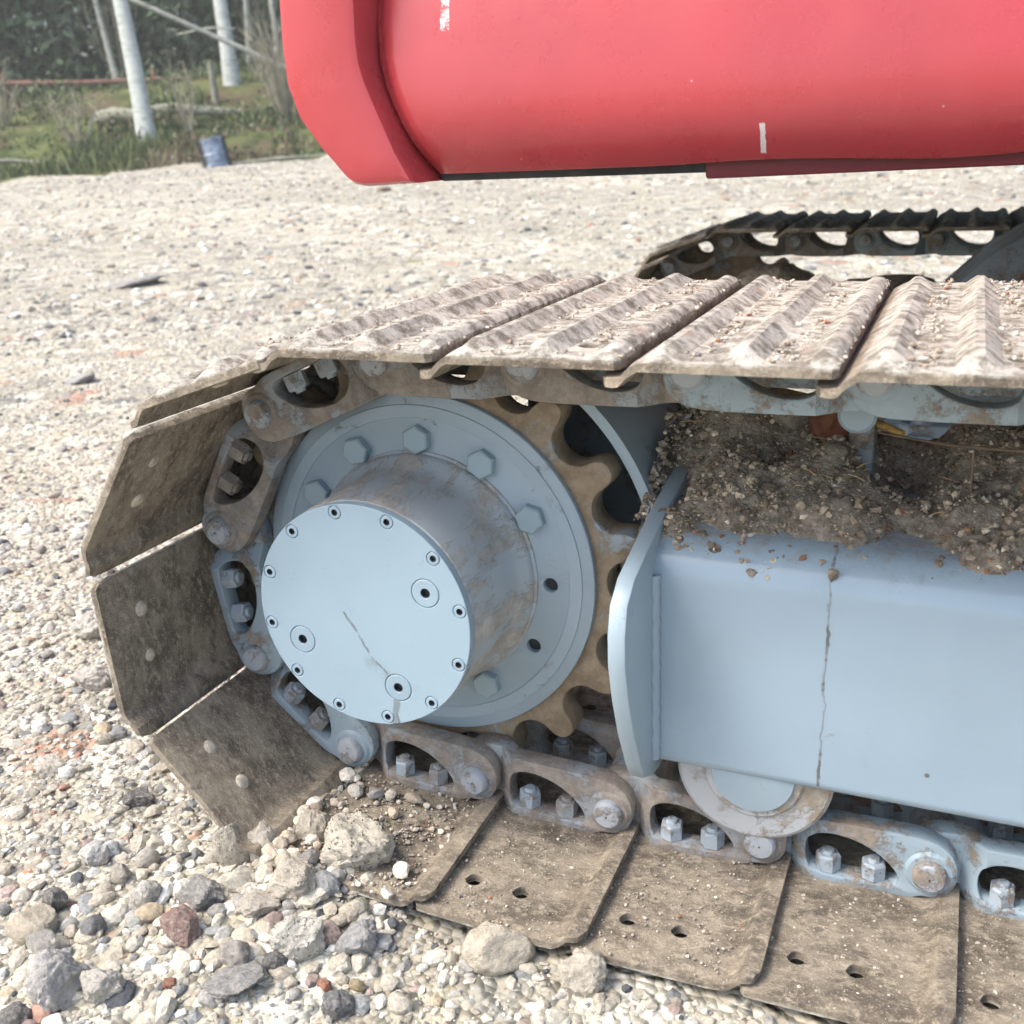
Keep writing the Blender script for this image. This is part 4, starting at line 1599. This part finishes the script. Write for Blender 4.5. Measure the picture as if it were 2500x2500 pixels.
def birch(x, y, r, lean, H, label, mat, leaf=True, z0=None):
    z = gz(x, y) - .1 if z0 is None else z0
    t = thing('birch_tree', label, 'tree', (x, y, z), 'trees on the bank')
    n = 12
    pts, rad = [], []
    for i in range(n):
        f = i / (n - 1)
        pts.append((x + lean[0] * f * H + .05 * math.sin(f * 6 + x), y + lean[1] * f * H, z + f * H))
        rad.append(r * (1.15 if i == 0 else 1) * (1 - .8 * f))
    link('trunk', tube('trunk', pts, rad, 14, .05), mat, t)
    specs, tips = [], []
    for k in range(14):
        f = .42 + .55 * k / 14
        p = Vector(pts[min(n - 2, int(f * (n - 1)))])
        a = k * 2.4
        L = H * .22 * (1.1 - f * .6)
        d = Vector((math.cos(a), math.sin(a), .7))
        q = [p + d * L * s + Vector((0, 0, .15 * L * s * s)) for s in (0, .35, .7, 1)]
        specs.append((q, [r * .28, r * .18, r * .1, r * .03]))
        for s in range(3):
            b = q[1] .lerp(q[3], random.random())
            dd = Vector((random.gauss(0, 1), random.gauss(0, 1), .4)).normalized() * L * .45
            specs.append(([b, b + dd * .5, b + dd], [r * .08, r * .05, r * .015]))
            tips += [b + dd, b + dd * .6]
    link('limbs', merge_tubes('limbs', specs, 5), mat, t)
    if leaf:
        T = np.array([list(v) for v in tips])
        C = T[rng.integers(0, len(T), 700)] + rng.normal(size=(700, 3)) * .35
        pal = np.array([(.16, .15, .04), (.12, .14, .04), (.22, .15, .05)])
        leafcloud('crown', C, .07, pal[rng.integers(0, 3, 700)], M_LEAF, t, .5)
    return t


birch(-11.68, 13.61, .150, (-.27, .25), 8.0, 'white leaning birch trunk, thickest of the trees on the bank', M_BIRCH)
birch(-12.30, 16.92, .150, (-.25, .26), 8.5, 'pale leaning birch close to the red body', M_BIRCH)
birch(-15.79, 17.96, .075, (-.30, .20), 7.0, 'thin grey stem left of the thick white birch', M_GREYB)
birch(-11.55, 17.30, .060, (-.17, .26), 6.5, 'thin pale stem between the second birch and the red body', M_GREYB)
birch(-13.6, 19.5, .070, (-.05, .10), 7.0, 'slim grey stem between the two white birches', M_GREYB)
birch(-17.4, 18.6, .060, (-.03, .0), 7.0, 'slim dark stem at the far left of the wood', M_GREYB)
tag(link('leaning_pole', tube('leaning_pole', [(-13.9, 14.7, 3.55), (-12.7, 15.0, 2.98), (-11.5, 15.3, 2.40), (-10.42, 15.56, 1.88), (-9.2, 15.9, 1.25)], [.03, .04, .045, .05, .05], 8, .2), M_GREYB), 'thin fallen trunk slanting across the birches', 'branch')
tag(link('bare_branch', tube('bare_branch', [(-12.9, 16.3, 2.55), (-12.3, 16.4, 2.62), (-11.8, 16.5, 2.58)], [.015, .02, .012], 6, .2), M_GREYB), 'short arched twig right of the thick birch', 'branch')

# fence with one brown rail
M_RAIL = mat_plain('brown rail', (.20, .105, .075), .85, .3, 6, .01)
M_POST = mat_plain('grey post', (.25, .25, .19), .9, .3, 7, .01)
fn = thing('rail_fence', 'brown horizontal fence rail running behind the birches', 'fence', (-14, 17.4, 1.2))
for (a, b) in (((-20.5, 14.8, 2.08), (-17.1, 16.2, 1.98)), ((-17.08, 16.21, 1.98), (-14.4, 17.3, 1.92)), ((-14.38, 17.31, 1.92), (-12.0, 18.3, 1.83)), ((-11.98, 18.31, 1.83), (-9.0, 19.5, 1.76))):
    a, b = Vector(a), Vector(b)
    link('rail', tube('rail', [a, a.lerp(b, .5) + Vector((0, 0, -.02)), b], [.055, .05, .052], 8, .15), M_RAIL, fn)
for p in ((-17.1, 16.26, 2.05), (-14.4, 17.36, 2.0), (-12.0, 18.36, 1.9)):
    z = gz(p[0], p[1])
    link('post', tube('post', [(p[0], p[1], min(z, p[2] - .6) - .1), (p[0], p[1], p[2] + .12)], [.06, .05], 8, .1), M_RAIL, fn)
pp = link('old_post', tube('old_post', [(-11.96, 15.92, 1.0), (-12.0, 15.96, 1.6), (-12.06, 16.02, 2.02)], [.07, .062, .055], 8, .15), M_POST)
tag(pp, 'short weathered grey post between the two white birches', 'post')
for i, (pa, pb, r, lab) in enumerate([((-12.6, 14.6, 1.45), (-10.9, 15.2, 1.72), .09, 'mossy grey log lying behind the thick birch foot'), ((-13.1, 14.2, 1.50), (-12.0, 14.3, 1.72), .12, 'pale stump like log left of the thick birch foot'), ((-13.6, 12.2, .50), (-12.4, 12.5, .62), .03, 'pale stick lying low on the left grass'), ((-9.3, 12.75, .52), (-8.0, 13.4, .50), .03, 'grey stick lying right of the black drum')]):
    pa, pb = Vector(pa), Vector(pb)
    pa.z = gz(pa.x, pa.y) + r * .8; pb.z = gz(pb.x, pb.y) + r * 1.2
    tag(link('log', tube('log', [pa, pa.lerp(pb, .33) + Vector((0, 0, r * .5)), pa.lerp(pb, .7), pb], [r, r * 1.05, r * .9, r * .6], 9, .2), M_POST), lab, 'log')


# drum
def build_drum():
    x, y = -9.57, 12.54
    z = gz(x, y)
    t = thing('drum', 'tilted black drum with a painted blue sky sheen standing where gravel meets grass', 'drum', (x, y, z))
    prof = [(.001, 0), (.20, 0), (.215, .015), (.215, .05), (.205, .06), (.205, .17), (.213, .18), (.213, .20), (.205, .21), (.205, .36), (.214, .37), (.214, .41), (.19, .415), (.185, .38), (.001, .38)]
    me = lathe('body', prof, 40, 30)
    k = NT('drum plastic with painted sheen')
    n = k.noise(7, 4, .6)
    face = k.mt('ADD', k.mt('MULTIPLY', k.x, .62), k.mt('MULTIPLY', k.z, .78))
    c = k.mix(k.step(face, .145, .165), (.02, .022, .028), k.mix(k.step(n, .3, .7), (.10, .14, .21), (.34, .42, .54)))  # pale blue on the viewed side imitates a sky reflection in colour
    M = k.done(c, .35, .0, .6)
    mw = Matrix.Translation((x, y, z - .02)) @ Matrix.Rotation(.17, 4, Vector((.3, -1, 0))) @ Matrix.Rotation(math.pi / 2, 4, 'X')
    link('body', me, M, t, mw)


build_drum()


# spruces of the wood: trunk, drooping boughs
def spruce(x, y, H, R, seed):
    g = np.random.default_rng(seed)
    z = gz(x, y) - .1
    t = thing('spruce_tree', 'dark green spruce in the wood behind the rail fence', 'tree', (x, y, z), 'spruces of the wood')
    link('trunk', tube('trunk', [(x, y, z), (x, y, z + H * .5), (x, y, z + H)], [.14, .09, .01], 8, .1), M_GREYB, t)
    n = 7000
    f = g.random(n) ** 1.25
    f = .02 + .98 * f
    whorl = np.round(f * H / .38) * .38 / H
    f2 = np.where(g.random(n) < .7, whorl + g.normal(size=n) * .008, f)
    rad = R * (1 - f2 * .93) * np.sqrt(g.random(n)) * (.75 + .5 * vnoise(f2 * 9 + seed, np.zeros(n)))
    a = g.random(n) * 2 * math.pi
    a = np.round(a / .7) * .7 + g.normal(size=n) * .16 + whorl * 40
    C = np.stack([x + rad * np.cos(a), y + rad * np.sin(a), z + f2 * H - .22 * rad + g.normal(size=n) * .05], -1)
    pal = np.array([(.065, .100, .050), (.085, .125, .065), (.105, .145, .085), (.115, .135, .09)])
    leafcloud('crown', C, .26, pal[g.integers(0, 4, n)], M_SPRUCE, t, .5, .42)


sp = [(-19.5, 17.2), (-17.9, 19.3), (-16.0, 20.4), (-14.5, 21.6), (-12.9, 22.8), (-11.2, 23.2), (-21.6, 20.6), (-19.0, 22.4), (-16.8, 23.6), (-14.6, 25.0), (-12.4, 26.0), (-22.9, 17.0), (-9.2, 24.2), (-20.8, 25.4), (-17.4, 27.0), (-13.6, 28.5), (-7.0, 25.0), (-24.5, 21.5)]
for i, (x, y) in enumerate(sp):
    spruce(x + random.uniform(-.4, .4), y + random.uniform(-.4, .4), 8 + random.random() * 4, 1.7 + random.random() * .6, 50 + i)


def shrub(x, y, H, n, spread, label, mat=None):
    z = gz(x, y) - .05
    t = thing('shrub', label, 'shrub', (x, y, z), 'bare shrubs on the bank')
    specs = []
    for i in range(n):
        a = random.random() * 6.28
        s = spread * random.random()
        b = Vector((x + .3 * s * math.cos(a), y + .3 * s * math.sin(a), z))
        e = Vector((x + s * math.cos(a) * 1.6, y + s * math.sin(a) * 1.6, z + H * (.55 + .5 * random.random())))
        mid = b.lerp(e, .5) + Vector((random.gauss(0, .06), random.gauss(0, .06), .12))
        specs.append(([b, mid, e], [.016, .012, .004]))
        for q in range(2):
            c = mid.lerp(e, random.random() * .7)
            specs.append(([c, c + Vector((random.gauss(0, .2), random.gauss(0, .2), .25))], [.007, .002]))
    link('stems', merge_tubes('stems', specs, 4), mat or M_TWIG, t)


for i, (x, y, H, n, s, lab) in enumerate([
    (-9.9, 15.0, 1.7, 34, .55, 'thicket of dry tan stems below the second birch'),
    (-9.0, 15.2, 2.0, 34, .6, 'thicket of dry tan stems beside the red body'),
    (-10.7, 16.2, 1.8, 22, .6, 'sparse dry stems at the foot of the second birch'),
    (-11.1, 14.0, 1.2, 10, .35, 'few thin pale stalks right of the thick birch foot'),
    (-12.7, 13.2, 1.0, 12, .4, 'low bare twigs left of the thick birch foot'),
    (-14.6, 13.6, 1.1, 12, .4, 'low bare twigs on the far left of the bank'),
    (-16.4, 18.8, 2.2, 22, .8, 'tall bare bush behind the rail on the left'),
    (-19.0, 18.4, 2.2, 22, .8, 'tall bare bush at the left end of the rail'),
    (-13.8, 20.2, 2.4, 24, .8, 'tall bare bush behind the rail between the birches')]):
    shrub(x, y, H, n, s, lab)


def undergrowth():
    g = np.random.default_rng(77)
    n = 26000
    t = 15.55 + 9 * g.random(n) ** 1.4
    s = -13 + 16 * g.random(n)
    x = -0.391 * t + .920 * s; y = .920 * t + .391 * s
    dens = fbm(x * .8 + 2, y * .8, oct=4)
    keep = dens > .40
    x, y, t, dens = x[keep], y[keep], t[keep], dens[keep]
    n = len(x)
    z = ground_z(x, y)
    h = (.05 + .11 * g.random(n) ** 2) * (.6 + 1.4 * (dens - .4) / .3)
    lean = g.normal(size=(n, 2)) * .35
    w = .012 + .012 * g.random(n)
    a = g.random(n) * 6.28
    B = np.stack([x, y, z - .01], -1)
    T = B + np.stack([lean[:, 0] * h, lean[:, 1] * h, h], -1)
    S = np.stack([np.cos(a) * w, np.sin(a) * w, np.zeros(n)], -1)
    M_ = (B + T) / 2 + np.stack([np.zeros(n), np.zeros(n), h * .12], -1)
    V = np.stack([B - S, B + S, M_ + S * .8, T, M_ - S * .8], 1).reshape(-1, 3)
    F = (np.arange(n) * 5)[:, None] + np.arange(5)
    me = bpy.data.meshes.new('grass')
    me.vertices.add(n * 5)
    me.vertices.foreach_set('co', V.reshape(-1).astype(np.float32))
    me.loops.add(n * 5)
    me.loops.foreach_set('vertex_index', F.reshape(-1).astype(np.int32))
    me.polygons.add(n)
    me.polygons.foreach_set('loop_start', np.arange(0, n * 5, 5, dtype=np.int32))
    me.update(calc_edges=True)
    pal = np.array([(.13, .165, .065), (.17, .195, .085), (.10, .13, .055), (.24, .21, .125), (.20, .155, .095)])
    patch = fbm(x * .5 + 40, y * .5, oct=3)
    idx = np.where(patch > .56, g.integers(3, 5, n), g.integers(0, 3, n))
    at = me.attributes.new('col', 'FLOAT_COLOR', 'POINT')
    c4 = np.ones((n, 5, 4), np.float32)
    c4[..., :3] = np.clip(pal[idx] * (.7 + .6 * g.random((n, 1))), 0, 1)[:, None]
    at.data.foreach_set('color', c4.reshape(-1))
    o = link('grass', me, M_LEAF)
    o['kind'] = 'stuff'
    o['label'] = 'short green and brown grass covering the bank'
    o['category'] = 'grass'
    # low leafy ground cover
    n = 22000
    t = 15.8 + 7 * g.random(n); s = -13 + 16 * g.random(n)
    x = -0.391 * t + .920 * s; y = .920 * t + .391 * s
    d = fbm(x * 1.1 + 12, y * 1.1, oct=4)
    k = d > .52
    x, y = x[k], y[k]
    z = ground_z(x, y) + .25 * g.random(k.sum()) * (d[k] - .45) * 6
    pal = np.array([(.11, .15, .05), (.15, .19, .08), (.07, .10, .04), (.18, .19, .13)])
    o = leafcloud('ground_cover', np.stack([x, y, z], -1), .07, pal[g.integers(0, 4, len(x))], M_LEAF, None, -.3)
    o['kind'] = 'stuff'
    o['label'] = 'leafy green ground cover in mounds on the bank'
    o['category'] = 'ground cover'


undergrowth()

# ------------------------------------------------------------------ damp winter air
def build_haze():
    bm = bmesh.new()
    box_bm(bm, (-45, -8, -2.0), (12, 45, 16))
    me = bm_mesh(bm, 'haze')
    M = bpy.data.materials.new('damp air')
    M.use_nodes = True
    t = M.node_tree
    t.nodes.clear()
    o = t.nodes.new('ShaderNodeOutputMaterial')
    v = t.nodes.new('ShaderNodeVolumePrincipled')
    v.inputs['Color'].default_value = (.88, .91, .84, 1)
    v.inputs['Density'].default_value = 0.0036
    v.inputs['Anisotropy'].default_value = 0.2
    t.links.new(v.outputs[0], o.inputs['Volume'])
    h = link('haze', me, M)
    h['kind'] = 'stuff'


build_haze()
